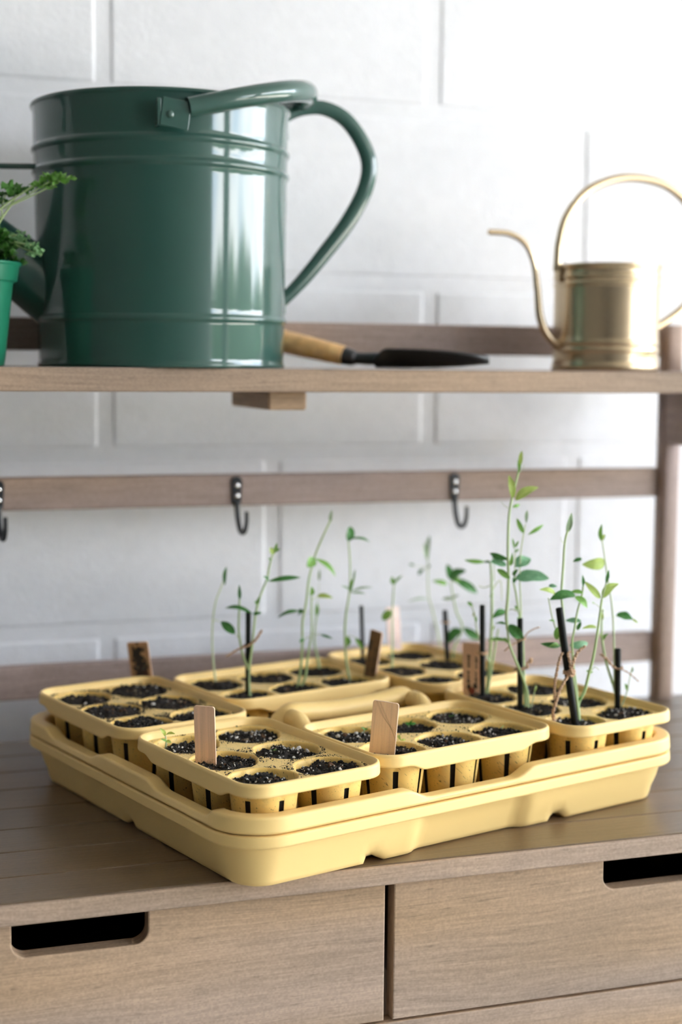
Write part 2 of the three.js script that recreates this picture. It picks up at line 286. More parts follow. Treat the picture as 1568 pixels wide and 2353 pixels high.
// ---------------------------------------------------------------- yellow trays. Lengths in cell pitches: u to the tray's own right, v to its back, h above the cell panel
const P = 0.06, TURN = 0.293, CU = 3.94, CV = 3.42, HB = 1.3;
function perimeter(a, b, r, nl = 44, nc = 12) {     // rounded rectangle; per sample a centre, a corner direction and where it lies
  const out = [], quarter = (cx, cz, a0) => { for (let k = 0; k <= nc; k++) { const t = a0 + (k / nc) * Math.PI / 2; out.push({ x: cx + r * Math.cos(t), z: cz + r * Math.sin(t), nx: Math.cos(t), nz: Math.sin(t), side: -1 }); } };
  const side = (x0, z0, x1, z1, nx, nz, s) => { for (let k = 1; k < nl; k++) out.push({ x: mix(x0, x1, k / nl), z: mix(z0, z1, k / nl), nx, nz, side: s }); };
  quarter(a - r, b - r, 0); side(a - r, b, -a + r, b, 0, 1, 0); quarter(-a + r, b - r, Math.PI / 2); side(-a, b - r, -a, -b + r, -1, 0, 1);
  quarter(-a + r, -b + r, Math.PI); side(-a + r, -b, a - r, -b, 0, -1, 2); quarter(a - r, -b + r, 1.5 * Math.PI); side(a, -b + r, a, b - r, 1, 0, 3); return out;
}
// rings are [outward shift, height] given per sample; side 0 is the front (+z)
const rings = (per, list) => skin(list.map((f) => per.map((q) => { const [d, h] = f(q); return V((q.x + q.nx * d) * P, h * P, (q.z + q.nz * d) * P); })));
const hill = (x, c, half, soft) => smooth(c - half - soft, c - half + soft, x) * (1 - smooth(c + half - soft, c + half + soft, x));
{
  const tray = thing('carrier_tray', 'large pale yellow plastic carrier tray with wavy rim holding six cell trays on bench top', 'plant tray', [0, T, 0], TURN);
  const per = perimeter(4.015, 3.43, 0.72, 72, 14);     // centred on u 3.935, v 3.45
  const dip = (q) => { const u = q.x + 3.935, v = 3.45 - q.z; if (q.side === 0 || q.side === 2) return 0.14 * hill(u, 3.66, 0.95, 0.2); if (q.side === 1 || q.side === 3) return 0.11 * (hill(v, 4.85, 0.78, 0.2) + hill(v, 1.55, 0.78, 0.2)); return 0; };
  const top = (q) => HB - 0.305 - dip(q);
  const rim = rings(per, [() => [-0.1, HB - 0.54], () => [-0.04, HB - 0.535], () => [-0.015, HB - 0.52], () => [0, HB - 0.5], () => [0, HB - 0.485], (q) => [-0.012, top(q) - 0.045], (q) => [-0.013, top(q) - 0.03], (q) => [-0.022, top(q) - 0.008], (q) => [-0.045, top(q)], (q) => [-0.06, top(q)], (q) => [-0.19, top(q)], (q) => [-0.205, top(q) - 0.002], (q) => [-0.235, top(q) - 0.02], (q) => [-0.245, top(q) - 0.05], (q) => [-0.248, top(q) - 0.07], () => [-0.27, HB - 0.62], () => [-0.3, HB - 0.9]]);
  const frontCut = (q) => (q.side === 0 || q.side === 2 ? 0.11 * hill(q.x + 3.935, 3.83, 0.95, 0.12) : 0);
  const notch = (q) => { const u = q.x + 3.935, v = 3.45 - q.z; return q.side === 0 || q.side === 2 ? hill(u, 2.17, 0.11, 0.05) + hill(u, 5.5, 0.11, 0.05) : q.side > 0 ? 0.7 * hill(v, 3.5, 0.1, 0.05) : 0; };
  const body = rings(per, [() => [-0.1, HB - 0.55], () => [-0.03, HB - 0.545], () => [-0.008, HB - 0.553], () => [0, HB - 0.568], () => [0, HB - 0.58], () => [0.006, HB - 0.675], () => [0.006, HB - 0.688], () => [-0.004, HB - 0.704], () => [-0.025, HB - 0.712], () => [-0.045, HB - 0.712], () => [-0.11, HB - 0.712], (q) => [-0.128, HB - 0.715], (q) => [-0.14 - 0.8 * frontCut(q), HB - 0.74], (q) => [-0.2 - frontCut(q), HB - 0.95], (q) => [-0.27 - frontCut(q), HB - 1.12], (q) => [-0.29 - frontCut(q) - 0.1 * notch(q), HB - 1.22 + 0.02 * notch(q)], (q) => [-0.315 - frontCut(q) - 0.06 * notch(q), HB - 1.28 + 0.075 * notch(q)], (q) => [-0.36 - frontCut(q) - 0.12 * notch(q), HB - 1.3 + 0.1 * notch(q)], (q) => [-0.6, HB - 1.3 + 0.1 * notch(q)], () => [-0.68, HB - 1.3]]);
  const floorS = new THREE.Shape(); perimeter(3.5, 2.92, 0.3, 4, 8).forEach((q, i) => (i ? floorS.lineTo(q.x * P, -q.z * P) : floorS.moveTo(q.x * P, -q.z * P)));
  const fl = new THREE.ExtrudeGeometry(floorS, { depth: 0.07 * P, bevelEnabled: false }).rotateX(-Math.PI / 2).translate(0, 0.03 * P, 0);
  const dx = (3.935 - CU) * P, dz = (CV - 3.45) * P;
  for (const g of [rim, body, fl]) g.translate(dx, 0, dz);
  part(tray, 'body', body, M.yellow); part(tray, 'rim', rim, M.yellow); part(tray, 'floor', fl, M.yellow);
  // carry handle: a bar whose ends turn down, each with a rounded lug in front
  const hv = (u, v, h) => V((u - CU) * P, (h + HB) * P, (CV - v) * P);
  const bar = tube([[2.62, 3.42, -1.16], [2.62, 3.42, -0.5], [2.68, 3.42, -0.15], [2.86, 3.42, 0.0], [3.1, 3.42, 0.0], [3.5, 3.42, -0.035], [4.4, 3.42, -0.035], [4.8, 3.42, 0.0], [5.02, 3.42, 0.0], [5.2, 3.42, -0.15], [5.26, 3.42, -0.5], [5.26, 3.42, -1.16]].map((a) => hv(...a)), (t) => P * (0.15 + 0.05 * Math.pow(Math.abs(2 * t - 1), 2)), 90, 16);
  part(tray, 'carry_handle', bar, M.yellow);
  for (const u of [2.8, 5.1]) part(tray, 'handle_lug', tube([[u, 3.28, -0.02], [u, 3.05, -0.05], [u, 2.9, -0.2], [u, 2.86, -0.5], [u, 2.86, -1.16]].map((a) => hv(...a)), P * 0.145, 40, 16), M.yellow);
}
// one six-cell tray: u across two cells, v along three
const cellR = (t, R) => R * (0.94 + 0.075 * Math.pow(Math.abs(Math.cos(3 * t)), 0.75));
const soilAt = new Map();
function cellTray(u, v, turn, label, dirt) {
  const t = thing('cell_tray', label, 'seedling tray', toWorld(u, v, -1.19), TURN + turn, 'six-cell yellow seedling trays'), a = 1.1, b = 1.6, per = perimeter(a, b, 0.38, 48, 12), H0 = 1.19;
  const low = (q) => H0 - 0.075 - (q.side === 1 || q.side === 3 ? 0.085 * hill(q.z, 0, 1.0, 0.14) : 0);
  const rim = rings(per, [(q) => [-0.07, low(q) + 0.05], (q) => [-0.045, low(q) + 0.005], (q) => [-0.02, low(q)], (q) => [-0.006, low(q) + 0.006], (q) => [0, low(q) + 0.022], (q) => [0, low(q) + 0.035], () => [-0.006, H0 + 0.058], () => [-0.008, H0 + 0.07], () => [-0.016, H0 + 0.09], () => [-0.034, H0 + 0.1], () => [-0.055, H0 + 0.099], () => [-0.078, H0 + 0.06], () => [-0.092, H0 + 0.012], () => [-0.1, H0]]);
  const s = new THREE.Shape(), hole = (cx, cz, R) => { const pth = new THREE.Path(); for (let k = 0; k < 72; k++) { const th = (k / 72) * 2 * Math.PI, r = cellR(th, R); k ? pth.lineTo(cx + r * Math.cos(th), -cz - r * Math.sin(th)) : pth.moveTo(cx + r * Math.cos(th), -cz - r * Math.sin(th)); } return pth; };
  perimeter(a - 0.098, b - 0.098, 0.29, 4, 8).forEach((q, i) => (i ? s.lineTo(q.x, -q.z) : s.moveTo(q.x, -q.z)));
  const cells = []; for (let j = 0; j < 3; j++) for (let i = 0; i < 2; i++) cells.push([i - 0.5, 1 - j]);
  const R0 = 0.477; for (const [cx, cz] of cells) s.holes.push(hole(cx, cz, R0));
  const pan = new THREE.ShapeGeometry(s, 4).rotateX(-Math.PI / 2).scale(P, 1, P).translate(0, H0 * P, 0), uv = pan.attributes.uv;
  for (let i = 0; i < uv.count; i++) uv.setXY(i, pan.attributes.position.getX(i) + u * P, pan.attributes.position.getZ(i) + v * P);
  part(t, 'rim', rim, M.yellow); part(t, 'cell_panel', pan, M.panel[dirt]);
  const N = 72, ring = (cx, cz, R, h) => Array.from({ length: N }, (_, k) => { const th = -(k / N) * 2 * Math.PI, r = cellR(th, R); return V((cx + r * Math.cos(th)) * P, h * P, (cz + r * Math.sin(th)) * P); });
  for (const [cx, cz] of cells) {
    const inner = skin([[R0, H0], [R0 - 0.012, H0 - 0.004], [R0 - 0.024, H0 - 0.018], [R0 - 0.03, H0 - 0.05], [R0 - 0.085, H0 - 0.3]].map(([R, h]) => ring(cx, cz, R, h)), true, null, -1);
    const hs = [-0.02, -0.17, -0.19, -0.6, -1.0, -1.16, -1.19], outer = skin(hs.map((h) => ring(cx, cz, 0.47 + 0.122 * h, H0 + h)), true, (i, j) => i >= 2 && i < 4 && [6, 18, 30, 42, 54, 66].some((c) => Math.abs(j + 0.5 - c) < 1));
    
    const end = new THREE.CircleGeometry(0.31 * P, 24).rotateX(-Math.PI / 2).translate(cx * P, 0.004 * P, cz * P);
    part(t, 'cell', join([inner, outer, end]), M.cup);
  }
  return { t, cells, u, v, turn };
}
function toWorld(u, v, h) { const x = (u - CU) * P, z = (CV - v) * P; return [x * Math.cos(TURN) + z * Math.sin(TURN), T + (h + HB) * P, -x * Math.sin(TURN) + z * Math.cos(TURN)]; }
const Q = Math.PI / 2;
const trays = {
  B: cellTray(1.19, 1.7, 0, 'yellow six-cell tray at the carrier corner nearest the bench edge, with a streaked blank marker', 1),
  C: cellTray(3.898, 1.4, Q, 'yellow six-cell tray with the widest blank plywood marker, in front of the carry handle', 1),
  F: cellTray(6.67, 1.67, 0, 'yellow six-cell tray with the tallest seedlings and four black stakes tied with twine', 0),
  A: cellTray(1.21, 5.08, 0, 'yellow six-cell tray without seedlings, holding the soil-blackened marker', 2),
  D: cellTray(3.948, 5.3, Q, 'yellow six-cell tray with thin seedlings and one stake, directly behind the carry handle', 0),
  E: cellTray(6.7, 5.03, 0, 'yellow six-cell tray farthest back, holding the palest marker and two large dark leaves', 0),
};
// ---------------------------------------------------------------- potting soil
const ico = new THREE.IcosahedronGeometry(1, 0);
function lump(seed, k = 0.35) { const g = new THREE.IcosahedronGeometry(1, 1), p = g.attributes.position; for (let i = 0; i < p.count; i++) { const x = p.getX(i), y = p.getY(i), z = p.getZ(i), f = 1 + k * 2 * (noise(x * 1.3 + seed * 5.1, y * 1.3 + 3, z * 1.3 + 9.5) - 0.5); p.setXYZ(i, x * f, y * f, z * f); } g.computeVertexNormals(); return g; }
const crumbGeo = lump(1, 0.6), perlGeo = lump(2, 0.45);
function soilFor(key, label, white, spill, levels, gap) {
  const m = trays[key], R = rng(key.charCodeAt(0) * 77), parts = [], crumbs = [], perl = [], M4 = new THREE.Matrix4(), E = new THREE.Euler(), q = new THREE.Quaternion();
  const piece = (list, x, y, z, s, fl = 1) => { q.setFromEuler(E.set(R() * 6, R() * 6, R() * 6)); list.push(M4.compose(V(x, y, z), q, V(s * (0.6 + 0.8 * R()), s * (0.5 + 0.5 * R()) * fl, s * (0.6 + 0.8 * R()))).clone()); };
  const H = 1.19;
  m.cells.forEach(([cx, cz], ci) => {
    const lv = H + levels[ci % levels.length], ringsN = 12, N = 54, rr = [];
    // the visible surface, mounded and rough, hollowed towards the wall of the cell here and there
    const surf = (x, z, f) => { const n = fbm((cx + x) * 7 + 13, (cz + z) * 7 + 31, ci * 3.7 + key.charCodeAt(0), 4); return lv + 0.19 * (n - 0.47) * (1 - 0.3 * f) - 0.025 * f * f - 0.13 * smooth(0.5, 1, f) * smooth(0.5, 0.72, noise((cx + x) * 2.6 + ci * 9, (cz + z) * 2.6 + 5)) * gap; };
    for (let i = ringsN; i >= 0; i--) rr.push(Array.from({ length: N }, (_, k) => { const th = (k / N) * 2 * Math.PI, f = Math.max(0.001, i / ringsN), r = cellR(th, 0.46) * f, x0 = r * Math.cos(th), z0 = r * Math.sin(th), y = surf(x0, z0, f), sh = 1 - f * clamp((H - 0.06 - y) * 0.5, 0, 0.12), x = x0 * sh, z = z0 * sh; return V((cx + x) * P, y * P, (cz + z) * P); }));
    const plug = [0, 1].map((e) => Array.from({ length: N }, (_, k) => { const th = (k / N) * 2 * Math.PI, r = cellR(th, e ? 0.285 : 0.405); return V((cx + r * Math.cos(th)) * P, (e ? 0.03 : H - 0.25) * P, (cz + r * Math.sin(th)) * P); }));
    parts.push(skin([plug[1], plug[0], ...rr]));
    for (let k = 0; k < 420; k++) { const th = R() * 6.283, f = Math.sqrt(R()) * 0.97, r = cellR(th, 0.46) * f, x = r * Math.cos(th), z = r * Math.sin(th); piece(crumbs, (cx + x) * P, (surf(x, z, f) + 0.006) * P, (cz + z) * P, 0.0006 + 0.0013 * R() * R() + (R() < 0.05 ? 0.0012 : 0)); }
    for (let k = 0; k < white[ci % white.length]; k++) { const th = R() * 6.283, f = Math.sqrt(R()) * 0.94, r = cellR(th, 0.46) * f, x = r * Math.cos(th), z = r * Math.sin(th); piece(perl, (cx + x) * P, (surf(x, z, f) + 0.012) * P, (cz + z) * P, 0.0005 + 0.001 * R() * R() + (R() < 0.05 ? 0.001 : 0)); }
    for (let k = 0; k < spill; k++) { const th = R() * 6.283, r = 0.48 + 0.15 * R() * R(), x = cx + r * Math.cos(th), z = cz + r * Math.sin(th); if (Math.abs(x) > 0.98 || Math.abs(z) > 1.48 || m.cells.some(([a, b]) => Math.hypot(x - a, z - b) < 0.475)) continue; if (noise(x * 5 + 40, z * 5 + key.charCodeAt(0)) < 0.5) continue; piece(crumbs, x * P, (H + 0.008) * P, z * P, 0.00028 + 0.0006 * R() * R(), 0.6); }
  });
  const base = toWorld(m.u, m.v, -1.19 + 0.03), s = shade(new THREE.Mesh(join(parts).translate(0, -0.03 * P, 0), M.soil)); s.name = numbered('potting_soil'); s.position.set(...base); s.rotation.y = TURN + m.turn; scene.add(s);
  tag(s, label, 'soil', 'potting soil in the six-cell trays', 'stuff');
  const inst = (name, geo, mat, list, tint) => { if (!list.length) return; const o = shade(new THREE.InstancedMesh(geo, mat, list.length)); o.name = name; list.forEach((x, i) => { x.elements[13] -= 0.03 * P; o.setMatrixAt(i, x); o.setColorAt(i, tint()); }); s.add(o); o.userData.kind = 'stuff'; };
  const c = new THREE.Color();
  inst('soil_crumbs', crumbGeo, M.crumb, crumbs, () => { const k = 0.006 + 0.03 * R() * R(); return R() < 0.05 ? c.setRGB(0.12, 0.06, 0.03) : R() < 0.05 ? c.setRGB(0.2, 0.15, 0.1) : c.setRGB(k * 1.15, k * 0.95, k * 0.78); });
  inst('perlite', perlGeo, M.perlite, perl, () => { const k = 0.75 + 0.25 * R(); return c.setRGB(k, k * 0.98, k * 0.95); });
}
soilFor('A', 'crumbly black potting soil spilling over the cells of the tray with the soil-blackened marker', [12, 10, 6, 8, 5, 8], 900, [0.0, -0.02, 0.0, -0.01, -0.02, 0.01], 0.35);
soilFor('B', 'dark potting soil thick with white perlite in the tray nearest the bench edge', [40, 34, 26, 90, 24, 95], 420, [-0.045, -0.035, -0.03, -0.05, -0.04, -0.045], 0.5);
soilFor('C', 'perlite-flecked potting soil with tiny sprouts around the widest blank marker', [20, 55, 45, 18, 26, 70], 120, [-0.05, -0.055, -0.05, -0.07, -0.06, -0.05], 0.5);
soilFor('D', 'plain dark potting soil around the thin seedlings behind the carry handle', [4, 2, 3, 2, 4, 2], 30, [-0.012, -0.025, -0.015], 0.4);
soilFor('E', 'plain dark potting soil in the tray farthest back beside the pale marker', [2, 3, 1, 2], 12, [-0.02, -0.012, -0.025], 0.4);
soilFor('F', 'dark potting soil with a few pale grains beneath the tallest twine-tied seedlings', [26, 34, 4, 10, 2, 4], 25, [-0.025, -0.01, -0.025, -0.03], 0.5);
// ---------------------------------------------------------------- wooden plant markers
function plyTex(seed, tone, extra) {
  const W = 256, H = 768, c = document.createElement('canvas'); c.width = W; c.height = H; const x = c.getContext('2d'), im = x.createImageData(W, H);
  for (let j = 0; j < H; j++) for (let i = 0; i < W; i++) {
    const u = i / W, v = j / H, w = u + 0.05 * noise(v * 2, u * 2, seed), k = 1 + 0.07 * (noise(w * 60, v * 3, seed + 1) - 0.5) + 0.07 * (noise(w * 8, v * 1.5, seed + 2) - 0.5) + 0.07 * (noise(u * 140, v * 260, seed + 3) - 0.5), q = (j * W + i) * 4;
    im.data[q] = tone[0] * k; im.data[q + 1] = tone[1] * k; im.data[q + 2] = tone[2] * k; im.data[q + 3] = 255;
  }
  x.putImageData(im, 0, 0); extra(x, W, H, rng(seed)); return canvasTex(c);
}
const streaks = (x, W, H, R) => { for (let k = 0; k < 26; k++) { const px = W * (0.08 + 0.84 * R()), len = H * (0.06 + 0.22 * R() * R()); x.fillStyle = `rgba(60,38,24,${0.06 + 0.2 * R()})`; for (let j = 0; j < len; j += 3) { x.fillRect(px + 3 * Math.sin(j * 0.05 + k), H * 0.755 - j, (1.5 + 4 * R()) * (1 - j / len), 4); } } x.fillStyle = 'rgba(70,45,28,0.28)'; for (let k = 0; k < 500; k++) { const j = R() * R(); x.fillRect(W * R(), H * (0.76 - 0.14 * j), 2 + 3 * R(), 2 + 5 * R()); } x.fillStyle = 'rgba(16,12,10,0.6)'; for (let k = 0; k < 70; k++) x.fillRect(W * (0.55 + 0.2 * R()), H * (0.755 - 0.09 * R() * R()), 2 + 2 * R(), 4 + 9 * R()); };
const swirl = (x, W, H) => { x.strokeStyle = 'rgba(150,105,70,0.28)'; for (let k = 0; k < 7; k++) { x.lineWidth = 2 + (k % 3) * 2; x.beginPath(); x.moveTo(W * (0.1 + 0.03 * k), 0); x.bezierCurveTo(W * (0.3 + 0.05 * k), H * 0.2, W * (0.55 + 0.06 * k), H * (0.28 + 0.02 * k), W * 1.02, H * (0.36 + 0.035 * k)); x.stroke(); } };
// handwriting too small to be read: rows of pen strokes, running down the marker
const script = (x, px, py, len, h, ink, R) => { x.strokeStyle = ink; x.lineWidth = 9; x.lineCap = 'round'; let j = 0; while (j < len) { const step = 11 + 12 * R(), a = h * (0.4 + 0.6 * R()); x.beginPath(); x.moveTo(px - a / 2, py + j); x.bezierCurveTo(px + a, py + j + step * R(), px - a, py + j + step, px + a / 2, py + j + step * 0.8); x.stroke(); if (R() < 0.3) { x.beginPath(); x.moveTo(px - h * 0.7, py + j + 4); x.lineTo(px + h * 0.7, py + j + 7); x.stroke(); } j += step; } };
const inked = (x, W, H, R) => { const ink = 'rgba(30,28,26,0.85)'; script(x, W * 0.36, H * 0.17, H * 0.18, 34, ink, R); script(x, W * 0.34, H * 0.4, H * 0.22, 30, ink, R); script(x, W * 0.8, H * 0.19, H * 0.16, 36, ink, R); script(x, W * 0.78, H * 0.4, H * 0.22, 34, ink, R);
  x.fillStyle = '#7c3527'; x.beginPath(); x.ellipse(W * 0.52, H * 0.68, W * 0.2, H * 0.05, 0.2, 0, 7); x.fill(); x.beginPath(); x.moveTo(W * 0.36, H * 0.69); x.lineTo(W * 0.68, H * 0.69); x.lineTo(W * 0.5, H * 0.78); x.fill(); x.fillStyle = 'rgba(34,30,24,0.9)'; x.beginPath(); x.ellipse(W * 0.36, H * 0.625, W * 0.13, H * 0.035, -0.7, 0, 7); x.ellipse(W * 0.72, H * 0.615, W * 0.13, H * 0.035, 0.6, 0, 7); x.fill(); x.fillStyle = 'rgba(170,60,50,0.6)'; x.fillRect(W * 0.965, H * 0.25, 8, H * 0.35); };
const brownInk = (x, W, H, R) => { const ink = 'rgba(45,36,22,0.9)'; x.fillStyle = ink; x.fillRect(W * 0.08, H * 0.16, W * 0.22, H * 0.15); script(x, W * 0.3, H * 0.4, H * 0.3, 34, ink, R); script(x, W * 0.68, H * 0.26, H * 0.4, 34, ink, R); x.fillStyle = 'rgba(60,38,26,0.5)'; x.fillRect(0, H * 0.72, W, H * 0.2); };
const mould = (x, W, H, R) => { for (let k = 0; k < 900; k++) { const v = R(), u = 0.5 + (R() + R() - 1) * 0.42 * (0.7 + 0.5 * v); if (noise(u * 5, v * 7, 77) < 0.6 - 0.5 * smooth(0.12, 0.36, v)) continue; x.fillStyle = `rgba(${18 + 30 * R()},${16 + 22 * R()},${14 + 14 * R()},0.6)`; x.beginPath(); x.ellipse(u * W, (0.1 + 0.75 * v) * H, 5 + 14 * R(), 5 + 18 * R(), R() * 3, 0, 7); x.fill(); } x.fillStyle = 'rgba(30,24,18,0.8)'; x.fillRect(W * 0.2, H * 0.06, W * 0.1, H * 0.16); x.fillRect(W * 0.42, 0, W * 0.12, H * 0.05); x.fillStyle = 'rgba(110,110,112,0.55)'; for (const [a, b] of [[0.34, 0.42], [0.62, 0.46]]) { x.beginPath(); x.ellipse(W * a, H * b, 16, 18, 0, 0, 7); x.fill(); } x.fillStyle = 'rgba(80,28,20,0.45)'; x.fillRect(W * 0.62, H * 0.48, W * 0.2, H * 0.2); };
const faint = (x, W, H, R) => { const ink = 'rgba(150,140,135,0.5)'; script(x, W * 0.45, H * 0.12, H * 0.55, 30, ink, R); script(x, W * 0.78, H * 0.2, H * 0.4, 26, 'rgba(190,120,110,0.35)', R); };
const edgeMat = new THREE.MeshStandardMaterial({ color: new THREE.Color('#e2bfa0'), roughness: 0.7 });
function marker(x, z, yaw, half, height, roll, pitch, tex, label, seat = 0.9244) {
  const deep = 0.016, w = half * 2, h = height + deep, th = 0.0018, r = 0.0022, s = new THREE.Shape();
  s.moveTo(-half, -deep); s.lineTo(half, -deep); s.lineTo(half, height - r); s.absarc(half - r, height - r, r, 0, Math.PI / 2); s.lineTo(-half + r, height); s.absarc(-half + r, height - r, r, Math.PI / 2, Math.PI); s.closePath();
  const g = new THREE.ExtrudeGeometry(s, { depth: th - 0.0006, bevelEnabled: true, bevelThickness: 0.0003, bevelSize: 0.0003, bevelOffset: -0.0003, bevelSegments: 2, curveSegments: 8 }).translate(0, 0, -th / 2);
  const p = g.attributes.position, uv = g.attributes.uv; for (let i = 0; i < uv.count; i++) uv.setXY(i, (p.getX(i) + half) / w, (p.getY(i) + deep) / h);
  const m = shade(new THREE.Mesh(g, [new THREE.MeshStandardMaterial({ map: tex, roughness: 0.62 }), edgeMat])); m.name = numbered('plant_marker'); m.position.set(x, seat, z); m.rotation.order = 'YXZ'; m.rotation.set(-pitch, yaw, -roll); scene.add(m);
  return tag(m, label, 'plant marker', 'wooden plant markers');
}
marker(-0.163, -0.1531, -0.4464, 0.0107, 0.0454, -0.0834, -0.16, plyTex(901, [176, 132, 92], mould), 'wooden plant marker blackened by soil, leaning in the tray without seedlings');
marker(-0.1709, 0.1533, -0.6186, 0.0089, 0.0488, -0.0147, -0.0424, plyTex(902, [226, 188, 158], streaks), 'blank wooden plant marker with dark wet streaks creeping up from the soil');
marker(-0.0261, 0.1656, -0.5898, 0.0108, 0.0466, 0.0876, -0.0689, plyTex(903, [250, 208, 162], swirl), 'widest blank plywood plant marker with a swirling grain, tilted sideways');
marker(0.0609, -0.1102, -1.1354, 0.0085, 0.0519, 0.1027, 0.0895, plyTex(904, [128, 92, 56], brownInk), 'brown wooden plant marker with blurred dark print behind the carry handle');
marker(0.1369, -0.2369, 0.1684, 0.0083, 0.0519, -0.0355, 0.0909, plyTex(905, [236, 212, 204], faint), 'palest pinkish plant marker at the far back of the carrier tray');
marker(0.1321, -0.0142, -0.667, 0.0087, 0.0529, -0.016, -0.0206, plyTex(906, [222, 184, 156], inked), 'wooden plant marker with dark script and a red root drawing beside a stake');
// ---------------------------------------------------------------- black stakes and jute twine
const stakeMat = new THREE.MeshPhysicalMaterial({ color: new THREE.Color(0.008, 0.0095, 0.009), roughness: 0.45, specularIntensity: 0.35 });
function stake(x, z, dx, dy, dz, r, label) {
  const a = V(x, 0.914, z), b = V(x + dx, 0.922 + dy, z + dz), d = b.clone().sub(a), L = d.length();
  const g = lathe([[0.0001, 0], [r * 0.6, 0.002], [r * 0.9, 0.012], [r, 0.03], [r, L - 0.0006], [r - 0.0005, L], [r * 0.55, L], [r * 0.5, L - 0.001], [0.0001, L - 0.001]], 20);
  const m = shade(new THREE.Mesh(g, stakeMat)); m.name = numbered('plant_stake'); m.position.copy(a); m.quaternion.setFromUnitVectors(V(0, 1, 0), d.normalize()); scene.add(m); return tag(m, label, 'plant stake', 'black plant stakes');
}
stake(-0.0758, -0.0753, 0.0002, 0.0854, 0.0001, 0.0026, 'black plant stake between the forked stems of the seedling behind the carry handle');
stake(0.0878, -0.2057, -0.0024, 0.063, -0.0008, 0.0022, 'thinnest black plant stake, half hidden behind the brown printed marker');
stake(0.1744, -0.1737, -0.0045, 0.0595, -0.0015, 0.0027, 'black plant stake with twine near its tip, beside a pair of large dark leaves');
stake(0.1385, -0.0014, -0.0021, 0.0941, -0.0007, 0.0027, 'upright black plant stake touching the marker with the red root drawing');
stake(0.1532, 0.0511, -0.0018, 0.0896, -0.0006, 0.0027, 'black plant stake supporting the tallest seedling');
stake(0.1751, 0.1228, -0.0176, 0.1094, -0.0059, 0.0034, 'longest black plant stake, leaning, with a thick twine knot');
stake(0.2412, 0.0769, -0.0012, 0.0611, -0.0004, 0.0029, 'short black plant stake at the carrier corner nearest the bench post');
const juteTex = dataTex(256, 64, (u, v) => { const s = 0.5 + 0.5 * Math.sin((u * 40 + v * 2) * Math.PI * 2 / 2), k = 0.75 + 0.3 * s + 0.2 * (noise2(u * 120, v * 16, 120, 16, 88) - 0.5); return [205 * k, 170 * k, 138 * k]; }); juteTex.repeat.set(20, 1);
const jute = new THREE.MeshStandardMaterial({ map: juteTex, roughness: 0.95 });
const tw = (pts, r = 0.0011) => { const c = new THREE.CatmullRomCurve3(pts.map((a) => V(...a))), n = Math.max(16, Math.round(c.getLength() / 0.0012)); return [0, Math.PI].map((ph) => tube(Array.from({ length: n + 1 }, (_, i) => { const t = i / n, q = c.getPointAt(t), a = ph + i * 0.75; return V(q.x + r * 0.55 * Math.cos(a), q.y + r * 0.4 * Math.sin(a * 1.0), q.z + r * 0.55 * Math.sin(a)); }), r * 0.72, n * 2, 6)); };
const coil = (x, y, z, r, turns, pitch, slant = 0) => tw(Array.from({ length: turns * 14 + 1 }, (_, i) => { const a = (i / 14) * 2 * Math.PI; return [x + r * Math.cos(a), y + pitch * (i / 14) + slant * Math.cos(a), z + r * Math.sin(a)]; }), 0.0009);
const knot = (x, y, z, s) => [new THREE.TorusKnotGeometry(s, s * 0.42, 60, 8, 2, 3).rotateY(0.6).translate(x, y, z)];
const twine = (geos, label) => own('twine_tie', join(geos), jute, label, 'twine', 'jute twine ties on the stakes');
const K = { c: V(0.1675, 0.9741, 0.1203) };
twine([...tw([[-0.0965, 0.9646, -0.0769], [-0.0859, 0.9715, -0.0734], [-0.0764, 0.9754, -0.0702], [-0.0701, 0.9809, -0.0681], [-0.0646, 0.9903, -0.0663]], 0.0012), ...coil(-0.0757, 0.9745, -0.0753, 0.0042, 1, 0.001, 0.001)], 'twine tie with two spread ends on the stake behind the carry handle');
twine([...tw([[0.1639, 0.9746, 0.1243], [0.1667, 0.9786, 0.1252], [0.1694, 0.9884, 0.1261], [0.1729, 0.9943, 0.1273], [0.1779, 0.9986, 0.129]], 0.0013), ...tw([[0.1661, 0.9747, 0.125], [0.1651, 0.9844, 0.1247], [0.1635, 0.9922, 0.1241], [0.1664, 0.993, 0.1251]], 0.0009), ...tw([[0.1587, 0.9922, 0.1226], [0.157, 0.9875, 0.122], [0.1544, 0.9745, 0.1211], [0.1529, 0.9608, 0.1206], [0.1534, 0.951, 0.1208]], 0.0012), ...tw([[0.1654, 0.9735, 0.1248], [0.1611, 0.9664, 0.1234], [0.157, 0.9577, 0.122], [0.1546, 0.9483, 0.1212], [0.1523, 0.938, 0.1204], [0.154, 0.925, 0.121]], 0.0014), ...coil(0.167, 0.972, 0.1203, 0.0049, 2, 0.0018), ...knot(0.1672, 0.9745, 0.1258, 0.0023)], 'thickest twine knot with long loose strands on the leaning stake');
twine([...tw([[0.2227, 0.9786, 0.076], [0.2274, 0.9741, 0.0775], [0.2318, 0.9688, 0.079], [0.2361, 0.9652, 0.0804]], 0.0011), ...tw([[0.2391, 0.9652, 0.0815], [0.2453, 0.9624, 0.0835], [0.2508, 0.9583, 0.0854], [0.2563, 0.9531, 0.0872]], 0.0006), ...coil(0.2404, 0.9643, 0.0766, 0.0043, 1, 0.001)], 'thin twine tie stretched both ways from the short stake at the carrier corner');
twine([...tw([[0.1361, 0.9813, 0.0507], [0.1406, 0.9855, 0.0522], [0.1455, 0.9888, 0.0538], [0.15, 0.9913, 0.0554]], 0.0007), ...tw([[0.1523, 0.9921, 0.0561], [0.1556, 0.9979, 0.0572], [0.1609, 1.002, 0.059], [0.1666, 1.0041, 0.0609]], 0.0006), ...coil(0.1522, 0.9915, 0.0506, 0.0042, 1, 0.0008)], 'frayed thin twine tie high on the stake of the tallest seedling');
